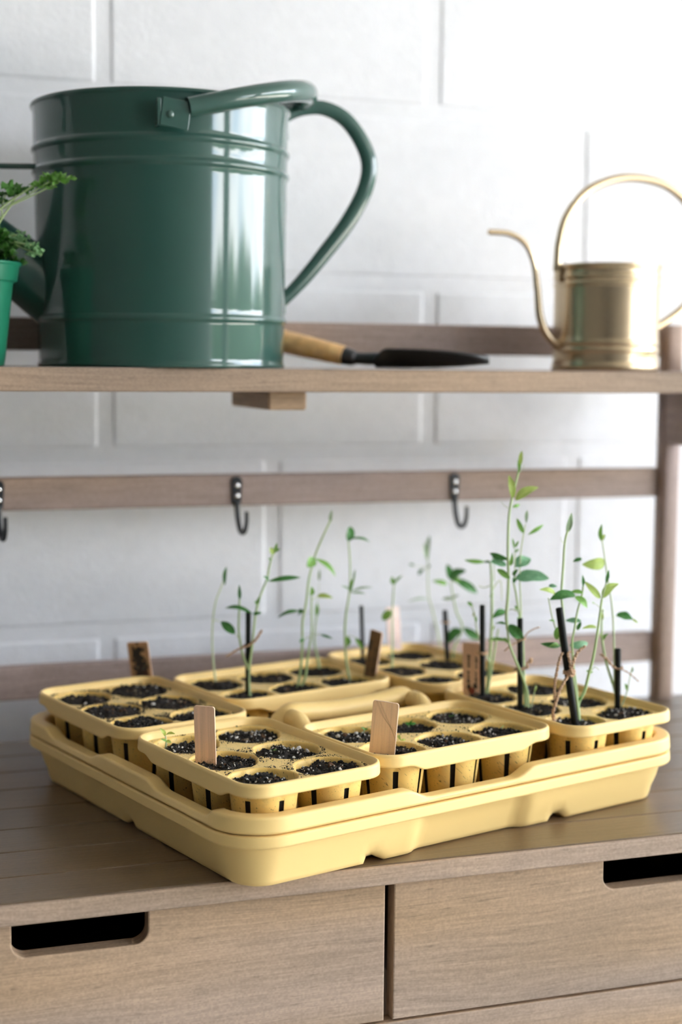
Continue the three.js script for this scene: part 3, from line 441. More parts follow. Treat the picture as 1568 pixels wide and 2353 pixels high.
twine([...tw([[0.1441, 0.9634, 0.0534], [0.1479, 0.9643, 0.0546], [0.154, 0.9651, 0.0567], [0.1571, 0.9656, 0.0577], [0.1558, 0.9693, 0.0573], [0.1581, 0.9721, 0.058], [0.1607, 0.9742, 0.0589]], 0.0009), ...coil(0.1526, 0.9635, 0.0508, 0.0043, 1, 0.001), ...knot(0.1595, 0.9727, 0.0585, 0.0016)], 'lower twine tie with a pale knot on the stake of the tallest seedling');
twine([...coil(0.1374, 0.9685, -0.0017, 0.0043, 2, 0.0012)], 'twine wrapped around the stake beside the marker with the red root drawing');
twine([...coil(0.1704, 0.968, -0.1749, 0.004, 1, 0.001)], 'small twine wrap near the tip of the far stake');
// ---------------------------------------------------------------- seedlings
const leafTex = (seed, a, b) => { const t = dataTex(128, 256, (u, v) => { const m = Math.abs(u - 0.5), vein = Math.exp(-m * m * 3000) * 0.8 + 0.45 * Math.pow(Math.max(0, Math.sin((v * 9 - m * 7) * Math.PI)), 14), n = noise2(u * 8, v * 12, 8, 12, seed), k = clamp(0.55 * n + 0.2 * noise2(u * 40, v * 60, 40, 60, seed + 1) + vein * 0.4); return [mix(a[0], b[0], k), mix(a[1], b[1], k), mix(a[2], b[2], k)]; }); t.wrapS = t.wrapT = THREE.ClampToEdgeWrapping; return t; };
const leafMat = (seed, a, b, trans = 0.3, rough = 0.5) => new THREE.MeshPhysicalMaterial({ map: leafTex(seed, a, b), roughness: rough, transmission: trans, side: THREE.DoubleSide, specularIntensity: 0.6 });
// d deep, m mid, l yellow-green, t grey-green, p pale, g bright sprout
const LEAF = [leafMat(1, [54, 112, 50], [98, 152, 84]), leafMat(2, [112, 166, 72], [152, 194, 104], 0.35), leafMat(3, [172, 200, 98], [206, 222, 138], 0.4), leafMat(4, [100, 154, 112], [146, 190, 152]), leafMat(5, [146, 176, 138], [186, 204, 172]), leafMat(6, [66, 140, 50], [110, 176, 80])];
const stemMat = new THREE.MeshPhysicalMaterial({ color: new THREE.Color('#b6cc92'), roughness: 0.5, transmission: 0.25 }), stemPale = new THREE.MeshPhysicalMaterial({ color: new THREE.Color('#cfdcb4'), roughness: 0.5, transmission: 0.3 });
function leaf(a, b, w, roll, R, wavy) {       // from stalk a to tip b: a cupped blade with a midrib
  const ax = b.clone().sub(a), L = ax.length(), mid = a.clone().add(b).multiplyScalar(0.5); ax.normalize();
  const face = EYE.clone().sub(mid).normalize().add(V(0, 0.3, 0)), side = ax.clone().cross(face).normalize(), nrm = side.clone().cross(ax).normalize();
  const c = Math.cos(roll), s = Math.sin(roll), S = side.clone().multiplyScalar(c).addScaledVector(nrm, s), N = nrm.clone().multiplyScalar(c).addScaledVector(side, -s);
  const n = 14, m = 8, pos = [], uv = [], idx = [], bend = L * (0.06 + 0.12 * R()), ph = R() * 6, narrow = w < L * 0.28;
  for (let i = 0; i <= n; i++) {
    const t = i / n, half = 0.5 * w * Math.pow(Math.sin(Math.PI * Math.pow(clamp(t * 0.985 + 0.012), narrow ? 0.95 : 0.78)), narrow ? 0.9 : 0.72), ctr = a.clone().addScaledVector(ax, L * t).addScaledVector(N, bend * Math.sin(Math.PI * t));
    for (let j = 0; j <= m; j++) { const q = (j / m) * 2 - 1, lift = half * (0.28 * Math.abs(q) + 0.12 * wavy * Math.sin(t * 9 + ph + q * 1.4) * Math.abs(q)); const P3 = ctr.clone().addScaledVector(S, half * q).addScaledVector(N, lift); pos.push(P3.x, P3.y, P3.z); uv.push(j / m, t); }
  }
  for (let i = 0; i < n; i++) for (let j = 0; j < m; j++) { const k = i * (m + 1) + j; idx.push(k, k + 1, k + m + 1, k + 1, k + m + 2, k + m + 1); }
  const g = new THREE.BufferGeometry(); g.setAttribute('position', new THREE.Float32BufferAttribute(pos, 3)); g.setAttribute('uv', new THREE.Float32BufferAttribute(uv, 2)); g.setIndex(idx); g.computeVertexNormals(); return g;
}
const PLANTS={
'D1a':{b:[-0.0939,0.9220,-0.1284],
 s:[[1.1,0.0,0.0,-0.0,-1.6,15.9,-2.6,-3.6,44.4,-3.4,-3.9,71.5,1.6,-1.3,89.0,3.3,5.1,103.6,0.8,9.1,114.0,-1.2],
  [0.5,-3.3,67.5,-1.1,-0.3,68.7,-0.9,3.6,66.4,-0.4]],
 l:[[0,7.7,103.8,2.6,10.7,121.6,-2.5,4.0,17]]},
'D0':{b:[-0.0747,0.9220,-0.0711],
 s:[[1.5,0.0,0.0,0.0,-0.3,15.8,-2.1,-0.7,28.9,-2.4],
  [1.3,-1.3,29.4,-0.4,-5.8,41.4,-3.1,-8.3,53.9,-5.0,-9.7,66.4,-6.6,-9.0,87.4,-7.5,-8.4,97.7,-8.4],
  [1.3,-1.3,29.4,-0.4,1.1,45.9,0.0,3.2,67.0,0.4,4.8,81.7,0.6,8.0,96.4,1.3,11.6,107.0,2.2,15.6,117.4,3.2,17.6,127.9,3.5,20.0,138.4,4.0,22.0,144.6,4.3],
  [0.5,-10.4,59.4,-3.5,-12.2,63.1,-6.7,-13.6,65.2,-9.9]],
 l:[[0,-9.7,97.3,-3.3,-13.0,113.7,7.6,3.3,-2],
  [0,-14.0,64.4,-4.7,-24.1,74.2,-19.3,8.4,8],
  [0,1.8,84.0,0.6,-20.8,87.2,-17.1,5.4,-22],
  [0,2.5,83.6,0.9,10.2,85.0,4.2,3.0,-14],
  [0,16.2,115.2,5.4,46.1,119.1,14.3,5.4,4],
  [0,16.6,114.8,5.6,8.4,121.9,15.1,3.9,-16],
  [1,7.3,93.7,2.4,7.4,101.7,8.1,3.2,23],
  [1,5.7,91.6,1.9,5.8,95.6,-4.8,2.6,-19],
  [1,18.1,134.5,6.1,18.5,136.9,-1.3,2.7,-20],
  [2,20.5,140.8,6.8,18.5,147.5,3.2,6.2,-21],
  [1,21.3,141.7,7.1,24.2,147.8,20.7,4.0,21],
  [1,22.0,144.6,7.4,22.0,153.4,14.7,3.0,-16]]},
'D1':{b:[-0.0205,0.9220,-0.0928],
 s:[[1.4,0.0,0.0,0.0,3.3,22.3,-0.9,4.8,44.6,-0.6,3.7,71.9,4.1,6.6,89.8,5.9,10.1,111.1,2.5,14.2,125.4,0.5,17.4,140.0,4.5,23.1,158.2,11.2,28.7,171.0,12.8],
  [1.3,1.6,1.8,0.5,7.2,12.5,1.2,10.2,35.4,1.0,13.7,57.4,0.9,13.9,81.6,-0.2,14.1,97.0,-1.4],
  [0.5,11.9,55.5,4.0,8.9,53.3,0.6,6.3,51.1,-2.6],
  [0.5,12.7,58.1,4.2,17.2,57.5,7.1,20.8,57.8,9.6],
  [0.5,12.5,91.0,4.2,16.5,93.2,2.6,19.8,94.5,0.8]],
 l:[[4,29.3,168.5,9.8,31.1,180.4,9.4,3.5,10],
  [1,14.6,132.8,4.9,6.1,125.1,9.5,10.3,25],
  [1,14.6,132.8,4.9,36.4,113.9,7.3,6.2,26],
  [0,5.2,80.1,1.7,3.5,75.4,-8.8,6.5,-11],
  [0,2.0,80.5,0.7,-20.0,74.0,-3.2,4.5,-19],
  [1,12.4,96.2,4.2,9.8,106.1,12.3,5.2,-24],
  [2,18.1,95.4,6.1,30.8,94.5,15.3,5.2,6],
  [0,5.0,51.9,1.7,-2.1,51.1,11.9,4.4,10],
  [0,20.8,57.3,7.0,31.8,53.8,14.7,2.6,-11]]},
'D2b':{b:[0.0265,0.9220,-0.1670],
 s:[[1.4,0.0,0.0,0.0,-2.1,17.1,-2.7,-5.2,31.9,-3.9,-6.3,47.9,0.8,-4.9,61.8,2.1],
  [0.4,-3.9,61.2,-1.3,-1.7,81.6,-2.6,-0.4,95.0,-4.2]],
 l:[[1,-3.9,59.9,-1.3,-3.7,75.1,-0.7,4.1,-10],
  [4,-1.6,97.9,-0.5,-1.4,110.3,0.0,2.8,11]]},
'D2':{b:[0.0400,0.9220,-0.1063],
 s:[[1.3,0.0,0.0,0.0,-3.7,20.5,-3.3,-5.6,47.7,-4.0,-6.5,71.1,0.7,-3.6,93.8,2.5,-1.6,120.0,-1.5,-2.5,146.9,-5.1],
  [0.5,-5.4,49.4,-1.8,-1.7,50.8,2.2,2.4,49.2,6.4]],
 l:[[0,-4.2,146.4,-1.4,1.8,159.7,-11.4,9.3,-27],
  [0,-2.6,148.7,-0.9,18.9,144.6,-0.0,3.2,19],
  [1,-1.3,93.7,-0.4,-0.7,113.5,12.0,4.1,16],
  [4,1.5,108.3,0.5,2.0,118.4,4.1,2.2,4],
  [4,-2.5,94.1,-0.8,-14.6,102.9,7.5,2.9,-25],
  [4,-1.3,94.6,-0.4,17.6,100.8,14.0,2.9,25],
  [4,-0.4,93.7,-0.1,10.8,94.1,11.3,2.7,14],
  [1,-4.2,49.4,-1.4,-1.6,37.2,-11.4,7.2,25],
  [1,4.1,48.2,1.4,10.5,37.4,7.4,4.4,-8]]},
'E1':{b:[0.1012,0.9220,-0.1524],
 s:[[1.2,0.0,0.0,0.0,0.8,29.8,-1.8,0.4,62.2,-2.0,-0.6,81.5,2.7,-0.2,94.0,3.7]],
 l:[[1,0.6,93.5,0.2,-1.0,101.6,-1.0,4.7,15],
  [1,1.5,93.5,0.5,6.2,104.5,12.0,2.8,14],
  [1,-2.5,66.2,-0.8,-7.3,54.3,-10.0,8.7,20]]},
'E2':{b:[0.1911,0.9220,-0.2367],
 s:[[1.1,0.0,0.0,-0.0,-1.4,15.5,-2.5,-8.8,48.6,-5.1,-14.5,63.7,-1.9,-16.1,91.8,-1.7,-14.7,110.4,-5.8,-12.8,120.3,-8.5],
  [0.4,-14.8,95.8,-5.0,-24.7,98.0,-5.3,-32.6,99.8,-5.0],
  [0.4,-14.8,95.8,-5.0,-18.0,95.3,-8.8,-19.3,93.5,-12.1]],
 l:[[4,-15.9,106.1,-5.3,-23.5,125.8,2.5,5.4,-9],
  [4,-14.2,114.4,-4.7,-12.5,132.7,-7.0,4.8,23],
  [0,-14.8,95.8,-5.0,-13.5,99.3,-0.5,3.7,24],
  [0,-29.6,98.6,-9.9,-34.8,99.8,-12.8,3.0,-11],
  [0,-20.4,94.7,-6.8,-26.5,88.4,-4.2,4.6,-18],
  [4,-12.5,59.8,-4.2,-40.2,58.8,-2.8,2.6,-20]]},
'E11':{b:[0.1785,0.9220,-0.1726],
 s:[[1.3,0.0,0.0,0.0,2.3,17.3,-1.3,10.4,40.3,1.3,2.5,57.2,3.7,-1.6,74.3,3.2,-2.8,89.7,-1.9],
  [0.7,-3.2,89.8,-1.1,1.2,93.5,-0.8,5.2,91.5,-0.6]],
 l:[[0,-3.2,92.7,-1.1,-2.4,107.6,-13.4,8.4,-19],
  [0,-3.2,93.6,-1.1,8.3,103.8,14.2,12.6,27],
  [1,-1.4,92.7,-0.5,8.7,91.3,2.0,6.1,-5],
  [1,-6.7,87.9,-2.2,-24.2,92.0,-1.5,5.6,5],
  [0,2.1,92.7,0.7,27.7,76.6,1.0,9.4,-2],
  [0,7.4,38.7,2.5,-6.9,23.7,-0.3,13.5,-25],
  [0,11.0,40.2,3.7,32.2,26.6,0.2,8.9,-26],
  [4,-0.2,72.4,-0.1,-11.4,71.8,-3.7,4.0,19],
  [4,0.2,71.9,0.1,2.4,77.1,10.2,3.4,13]]},
'F2':{b:[0.1463,0.9220,-0.0107],
 s:[[1.8,0.0,0.0,0.0,2.0,19.4,-1.3,3.6,45.1,-1.0,2.4,71.6,3.7,2.0,97.2,4.4,2.5,126.2,-0.1,2.8,133.3,-3.3],
  [1.3,0.8,2.6,0.3,5.0,28.0,-0.2,9.3,53.4,-0.7,12.2,68.1,-1.6],
  [0.6,2.8,111.5,0.9,-4.0,109.2,-2.2,-8.5,110.7,-4.5],
  [0.6,2.9,105.1,1.0,8.0,113.5,1.5,11.6,115.9,1.5,14.1,96.2,1.1],
  [1.0,1.7,36.9,0.6,-10.2,67.0,-1.8,-13.1,81.7,-1.1,-16.7,92.1,-0.6],
  [0.5,3.0,77.5,1.0,5.2,80.6,2.1,7.0,81.9,3.2],
  [0.5,5.1,115.7,1.7,3.9,130.8,3.5,1.7,139.5,5.0]],
 l:[[0,1.2,133.9,0.4,-1.4,132.7,-9.2,3.0,-11],
  [1,-3.6,134.2,-1.2,-23.1,135.9,-6.5,4.3,28],
  [3,1.6,134.7,0.5,8.7,129.4,-6.0,5.6,27],
  [3,3.5,139.0,1.2,8.3,134.1,3.9,5.9,-1],
  [1,-14.0,90.1,-4.7,-17.0,94.2,-11.5,3.4,-1],
  [1,-11.8,81.2,-3.9,-12.2,76.1,1.2,3.0,-5],
  [0,16.0,86.6,5.3,0.6,80.7,9.2,7.6,-7],
  [1,11.7,60.1,3.9,5.4,55.7,-10.5,3.7,26],
  [1,2.2,99.2,0.7,5.8,103.8,-1.3,2.9,0],
  [2,3.6,67.7,1.2,4.7,72.7,5.7,2.3,-23],
  [2,-12.6,81.2,-4.2,-15.3,86.8,0.6,2.2,16]]},
'F1a':{b:[0.1591,0.9220,0.0565],
 s:[[1.7,0.0,0.0,0.0,-0.7,19.3,-2.3,-3.6,30.0,-3.4,-11.7,46.5,-1.0,-19.3,65.4,-2.7,-19.6,78.9,-7.5],
  [1.5,-20.0,79.0,-6.7,-21.1,91.6,-7.6,-20.1,107.0,-7.7,-19.4,124.4,-8.1,-20.2,153.9,-8.8,-19.5,186.5,-9.1,-17.3,200.5,-8.9,-14.6,212.2,-8.5,-11.6,225.0,-8.0,-9.3,235.0,-7.8],
  [0.3,-13.3,224.1,-4.4,-10.0,228.1,-2.5,-9.3,232.2,-1.3],
  [0.3,-21.4,192.3,-7.1,-24.1,194.2,-9.9,-26.5,198.0,-12.5],
  [0.6,1.5,0.0,0.5,4.7,14.1,-0.2,7.4,26.1,-1.0]],
 l:[[2,-11.6,232.1,-3.9,-8.7,244.6,-7.8,4.0,9],
  [1,-12.9,224.9,-4.3,-10.5,238.0,-10.1,3.2,-8],
  [2,-17.8,201.6,-5.9,-19.5,222.0,-11.7,6.5,-12],
  [2,-15.1,199.6,-5.0,4.2,211.5,1.8,9.1,15],
  [1,-17.6,192.8,-5.9,-9.6,194.8,-8.0,3.3,-12],
  [1,-19.0,126.6,-6.3,-25.7,133.9,-19.9,5.7,8],
  [0,-19.7,83.5,-6.6,-30.3,84.3,-12.2,3.2,-27],
  [0,-18.9,83.5,-6.3,-5.5,69.6,-3.0,10.0,-14],
  [1,-19.4,68.8,-6.5,-33.8,69.5,-15.6,3.2,-2],
  [1,-18.6,66.4,-6.2,-20.4,69.8,-14.8,3.3,8],
  [2,5.3,20.7,1.8,9.9,25.3,-4.2,1.6,-9]]},
'F1b':{b:[0.1594,0.9220,0.0494],
 s:[[1.4,-0.0,0.0,0.0,-1.0,31.0,-2.4,-2.2,58.6,-2.9,-6.7,84.5,0.6,-9.6,97.3,0.5,-10.3,112.1,-4.4,-11.5,123.0,-8.1],
  [0.9,-5.5,84.1,-1.9,-6.2,105.3,-2.4,-7.2,125.6,-3.1,-6.8,148.0,-3.4,-4.7,165.4,-3.0,-2.8,176.3,-2.8],
  [0.7,-11.7,125.7,-3.9,-11.5,145.8,-5.4,-11.1,153.0,-6.7],
  [0.6,-8.8,95.1,-3.0,-12.6,96.8,-6.3,-14.8,95.6,-9.1]],
 l:[[3,-10.6,126.5,-3.5,16.9,126.5,9.4,14.1,19],
  [3,-12.0,137.1,-4.0,5.6,143.4,-7.5,12.3,11],
  [0,-17.4,143.5,-5.8,-29.6,148.0,-22.0,5.8,26],
  [3,-19.6,138.2,-6.6,-33.3,142.1,-11.6,6.0,2],
  [0,-12.5,127.7,-4.2,-12.7,135.8,4.2,4.7,19],
  [0,-13.2,121.6,-4.4,-6.1,126.2,-13.1,4.0,-1],
  [1,-5.0,168.4,-1.7,-9.3,181.6,-8.0,4.5,12],
  [1,-1.1,166.8,-0.4,14.9,176.0,-0.8,3.8,-18],
  [4,-2.9,177.7,-1.0,0.6,189.2,-6.9,3.2,5],
  [1,-13.0,153.3,-4.4,-13.1,163.4,-8.6,2.0,-4],
  [1,-11.9,154.9,-4.0,-7.7,160.7,-5.7,2.5,15],
  [4,-12.6,150.1,-4.2,-7.0,152.9,-5.8,3.3,12],
  [1,-16.6,137.8,-5.5,-19.4,151.5,5.5,3.8,-19],
  [1,-8.9,97.1,-3.0,-12.2,100.6,-2.6,3.3,8],
  [1,-6.0,86.5,-2.0,-12.4,90.9,3.0,2.5,10]]},
'F0a':{b:[0.1826,0.9220,0.1117],
 s:[[1.5,0.0,0.0,0.0,-0.6,16.7,-2.2,-4.9,42.5,-3.8,-12.5,67.2,-1.3,-18.2,109.8,-2.4,-17.2,118.9,-6.6,-14.8,144.4,-9.2,-15.4,164.3,-6.5,-16.3,173.0,-2.0,-14.8,177.7,-1.7],
  [0.9,-8.3,54.9,-2.8,-16.7,74.5,-6.0,-24.5,98.4,-9.0,-26.8,109.7,-10.2,-27.8,116.0,-11.0],
  [0.3,-16.0,164.5,-5.4,-19.6,167.5,-3.6,-22.0,171.7,-1.6]],
 l:[[4,-14.1,175.0,-4.7,-11.1,193.0,-3.0,5.2,-15],
  [4,-13.3,175.8,-4.5,-16.8,191.3,5.7,4.1,-21],
  [0,-6.1,118.8,-2.1,-29.4,115.0,-5.2,10.2,-18],
  [2,-22.3,118.2,-7.5,-39.7,124.7,-5.5,6.5,-26],
  [3,-28.4,127.2,-9.5,-21.8,126.6,-6.4,3.5,-7],
  [1,-19.1,90.3,-6.4,-19.8,78.0,-9.5,7.0,5],
  [0,-16.9,73.0,-5.6,-37.5,76.0,-5.9,5.5,23],
  [1,-18.4,73.0,-6.1,-32.7,74.4,1.7,3.9,-5],
  [1,-22.6,95.0,-7.5,-30.2,96.7,-4.5,2.3,-5]]},
'F0b':{b:[0.1864,0.9220,0.1061],
 s:[[1.3,0.0,0.0,0.0,-1.6,25.2,-2.6,-6.0,57.1,-4.2,-9.4,77.9,-0.3,-8.5,86.0,0.9,-3.6,105.0,-2.1,1.3,118.8,-3.8,0.5,126.7,-1.2],
  [1.6,-0.5,5.6,-0.2,-1.9,19.0,0.1,2.4,29.6,2.2,5.8,46.5,4.0,8.5,59.8,5.6,11.3,83.0,7.3,13.3,106.0,8.6,13.9,115.2,9.5],
  [1.0,16.2,114.4,5.4,19.1,122.8,4.3,22.1,132.4,3.2],
  [0.4,15.3,106.1,5.1,10.7,110.2,4.4,7.8,110.7,4.2],
  [0.4,7.4,47.3,2.5,10.4,53.1,6.4,12.8,50.9,10.2]],
 l:[[0,-0.4,124.9,-0.1,0.3,136.0,-2.8,3.0,-23],
  [1,-0.3,120.2,-0.1,-10.1,120.7,-4.5,4.3,-9],
  [1,-6.8,116.2,-2.3,4.7,105.7,-0.5,7.8,26],
  [3,-1.1,94.1,-0.4,-10.9,93.4,-11.7,5.1,-5],
  [0,-1.1,93.3,-0.4,-0.7,84.8,-8.2,3.6,8],
  [2,12.4,88.7,4.1,-1.7,87.9,2.7,4.2,-20],
  [2,14.7,115.2,4.9,1.7,130.1,-1.9,5.9,4],
  [2,16.9,115.6,5.6,35.7,127.1,0.4,9.6,26],
  [0,19.1,128.3,6.4,22.7,140.9,4.8,3.2,-8],
  [3,-10.3,72.2,-3.4,9.8,72.5,-6.7,7.5,-28],
  [1,9.6,110.4,3.2,3.2,112.3,11.0,1.6,4],
  [1,6.7,46.9,2.2,6.1,49.1,-0.9,2.5,-20],
  [1,7.8,46.5,2.6,11.9,47.5,0.7,2.1,22],
  [1,-1.3,21.6,-0.4,-0.5,26.3,3.0,2.4,-4]]},
'F3':{b:[0.2433,0.9220,0.0757],
 s:[[1.5,0.0,0.0,0.0,-3.0,18.6,-3.0,-5.1,26.9,-3.9,-13.8,47.6,-1.7,-18.1,67.5,-2.3,-17.1,80.6,-6.6,-15.4,89.9,-9.4,-16.2,97.4,-6.7],
  [1.1,-0.8,1.2,-0.3,-4.2,19.5,-1.0,-5.9,50.2,-1.2,-7.1,74.1,-1.2,-8.5,91.0,-1.3,-10.2,104.1,-1.5,-13.5,122.5,-2.2,-16.8,141.2,-2.9,-19.3,155.0,-3.4,-20.8,163.2,-3.5],
  [0.8,0.8,0.4,0.3,1.5,5.1,1.2,5.8,19.4,3.3,8.1,35.7,4.7,9.2,42.9,5.7],
  [0.5,-7.8,90.7,-2.6,-4.4,90.2,-4.5,-1.1,90.2,-6.4]],
 l:[[1,-19.1,160.7,-6.4,-21.0,177.7,-4.0,4.5,26],
  [2,-18.4,162.0,-6.2,-12.6,166.5,-14.7,3.2,5],
  [2,-16.0,141.7,-5.3,-38.9,140.2,-6.9,11.3,27],
  [0,-36.3,144.7,-12.2,-44.3,141.8,-14.7,4.0,-5],
  [0,-4.7,92.4,-1.6,7.8,88.8,7.2,9.6,27],
  [2,9.2,88.8,3.1,14.6,84.8,5.1,2.1,-12],
  [0,10.2,38.2,3.4,10.5,44.1,4.1,1.7,-21],
  [1,7.2,20.4,2.4,6.1,27.2,-1.0,2.9,-3],
  [1,-16.0,68.0,-5.4,-14.0,76.0,0.5,3.4,16],
  [2,-16.8,68.9,-5.6,-15.5,73.6,-13.4,3.2,-27],
  [2,-17.3,87.3,-5.8,-17.1,95.4,-6.5,2.9,-13],
  [1,-4.9,25.7,-1.6,-2.5,27.1,-11.9,2.1,16]]},
'sB':{b:[-0.1893,0.9220,0.0848],
 s:[[1.0,0.0,0.0,0.0,0.8,5.5,-1.8,0.1,11.0,-2.1]],
 l:[[2,-0.3,11.5,-0.1,-6.0,19.0,4.4,3.7,-13],
  [2,0.0,11.5,0.0,5.9,14.9,10.7,3.7,27],
  [1,0.4,6.7,0.1,-5.1,9.8,3.5,2.2,6],
  [2,0.4,6.7,0.1,4.4,5.4,2.1,2.9,8]]},
'sB2':{b:[-0.1072,0.9220,0.1251],
 s:[[0.6,0.0,0.0,0.0,0.5,1.3,-1.9]],
 l:[[5,-0.0,1.5,-0.0,-2.4,1.9,-3.4,3.0,14],
  [5,-0.0,1.5,-0.0,0.5,5.8,9.8,2.2,15],
  [5,-0.0,1.1,-0.0,0.4,0.6,5.2,1.8,2]]},
'sC1':{b:[-0.0170,0.9220,0.0949],
 s:[[1.0,0.0,0.0,-0.0,0.6,3.4,-1.8,1.3,6.4,-1.7]],
 l:[[5,0.7,6.6,0.2,-3.9,9.4,2.8,1.9,-11],
  [5,0.7,6.6,0.2,3.4,7.6,0.4,1.5,-2]]},
'sC2':{b:[0.0318,0.9220,0.0773],
 s:[[1.0,0.0,0.0,0.0,1.0,3.1,-1.7]],
 l:[[5,0.3,3.6,0.1,-4.6,6.3,2.0,2.8,14],
  [5,0.3,3.6,0.1,7.0,4.3,0.0,3.0,-26],
  [5,0.3,3.2,0.1,0.7,9.0,6.5,1.9,-2]]},
'sC0':{b:[-0.0000,0.9220,0.1365],
 s:[[1.0,0.0,0.0,0.0,1.3,4.0,-1.6,2.8,5.9,-1.3]],
 l:[[2,1.7,6.0,0.6,3.4,8.7,-9.4,2.4,22],
  [2,1.7,6.0,0.6,5.5,6.9,0.7,2.5,-27],
  [2,2.4,6.0,0.8,12.2,1.4,-3.0,1.5,-4]]},
'sC4':{b:[0.0818,0.9220,0.0549],
 s:[[0.7,0.0,0.0,0.0,0.7,1.2,-1.8]],
 l:[[5,-0.0,1.6,-0.0,-3.1,2.4,-3.0,2.4,12],
  [5,-0.0,1.6,-0.0,4.2,1.7,-1.9,2.4,-1]]},
'sC5':{b:[0.1006,0.9220,0.1233],
 s:[[1.1,0.0,0.0,0.0,0.7,3.4,-1.8,1.1,6.9,-1.8]],
 l:[[2,0.2,6.6,0.1,6.2,5.3,-8.3,1.1,-6]]}};

function seedling(key, label, cat = 'seedling', group = 'seedlings in the six-cell trays') {
  const d = PLANTS[key], t = thing(cat === 'sprout' ? 'sprout' : 'seedling', label, cat, d.b, 0, group), R = rng(key.length * 31 + key.charCodeAt(0) * 7 + key.charCodeAt(key.length - 1)), f = 0.001;
  t.updateMatrixWorld(true); const inv = t.matrixWorld.clone().invert(), B = V(...d.b);
  d.s.forEach((s, i) => {
    const pts = []; for (let k = 1; k < s.length; k += 3) pts.push(V(s[k] * f, s[k + 1] * f, s[k + 2] * f));
    if (Math.abs(pts[0].y) < 0.003) pts.unshift(V(pts[0].x, pts[0].y - 0.006, pts[0].z));
    part(t, 'stem', tube(pts, (q) => s[0] * f * mix(1, 0.62, q), Math.max(8, pts.length * 6), 8), s[0] < 1.2 ? stemPale : stemMat);
  });
  for (const l of d.l) part(t, 'leaf', leaf(B.clone().add(V(l[1] * f, l[2] * f, l[3] * f)), B.clone().add(V(l[4] * f, l[5] * f, l[6] * f)), l[7] * f, (l[8] * Math.PI) / 180, R, l[0] === 0 || l[0] === 3 ? 1 : 0.4).applyMatrix4(inv), LEAF[l[0]]);
  return t;
}
seedling('D1a', 'single thin pale seedling with one narrow leaf at its tip, nearest the soil-blackened marker');
seedling('D0', 'forked seedling rising on both sides of the stake with twine, long arched leaves');
seedling('D1', 'slender seedling pair with a long drooping leaf, mid-way along the tray behind the carry handle');
seedling('D2b', 'short bare seedling with one upright leaf behind the slender pair');
seedling('D2', 'tall seedling topped by one round dark leaf, beside the brown printed marker');
seedling('E1', 'blurred thin seedling with a round leaf in front of the palest marker');
seedling('E2', 'pale feathery-tipped seedling farthest back in the carrier tray');
seedling('E11', 'seedling with a crown of dark green leaves and two large drooping lower leaves');
seedling('F2', 'tangled pale seedling behind the upright stake beside the marker with red drawing');
seedling('F1a', 'tallest light green seedling reaching up to the hook rail');
seedling('F1b', 'seedling with broad grey-green leaves twined close to the tallest one');
seedling('F0a', 'seedling with a bold dark leaf just above the tip of the leaning stake');
seedling('F0b', 'seedling with a pair of yellow-green oval leaves right of the leaning stake');
seedling('F3', 'slender seedling with a lone glossy dark leaf at the short stake by the bench post');
seedling('sB', 'largest tiny sprout with four small leaves beside the streaked blank marker', 'sprout');
seedling('sB2', 'tiny sprout lying flat among white perlite in the tray nearest the bench edge', 'sprout');
seedling('sC1', 'tiny thin sprout in white-flecked soil beside the shaded edge of the widest marker', 'sprout');
seedling('sC2', 'tiny bright green three-leaved sprout just past the edge of the widest marker', 'sprout');
seedling('sC0', 'tiny pale sprout at the foot of the widest blank marker', 'sprout');
seedling('sC4', 'tiny green sprout in the far corner cell of the tray with the widest marker', 'sprout');
seedling('sC5', 'tiny leafless white shoot in the end cell of the tray with the widest marker', 'sprout');
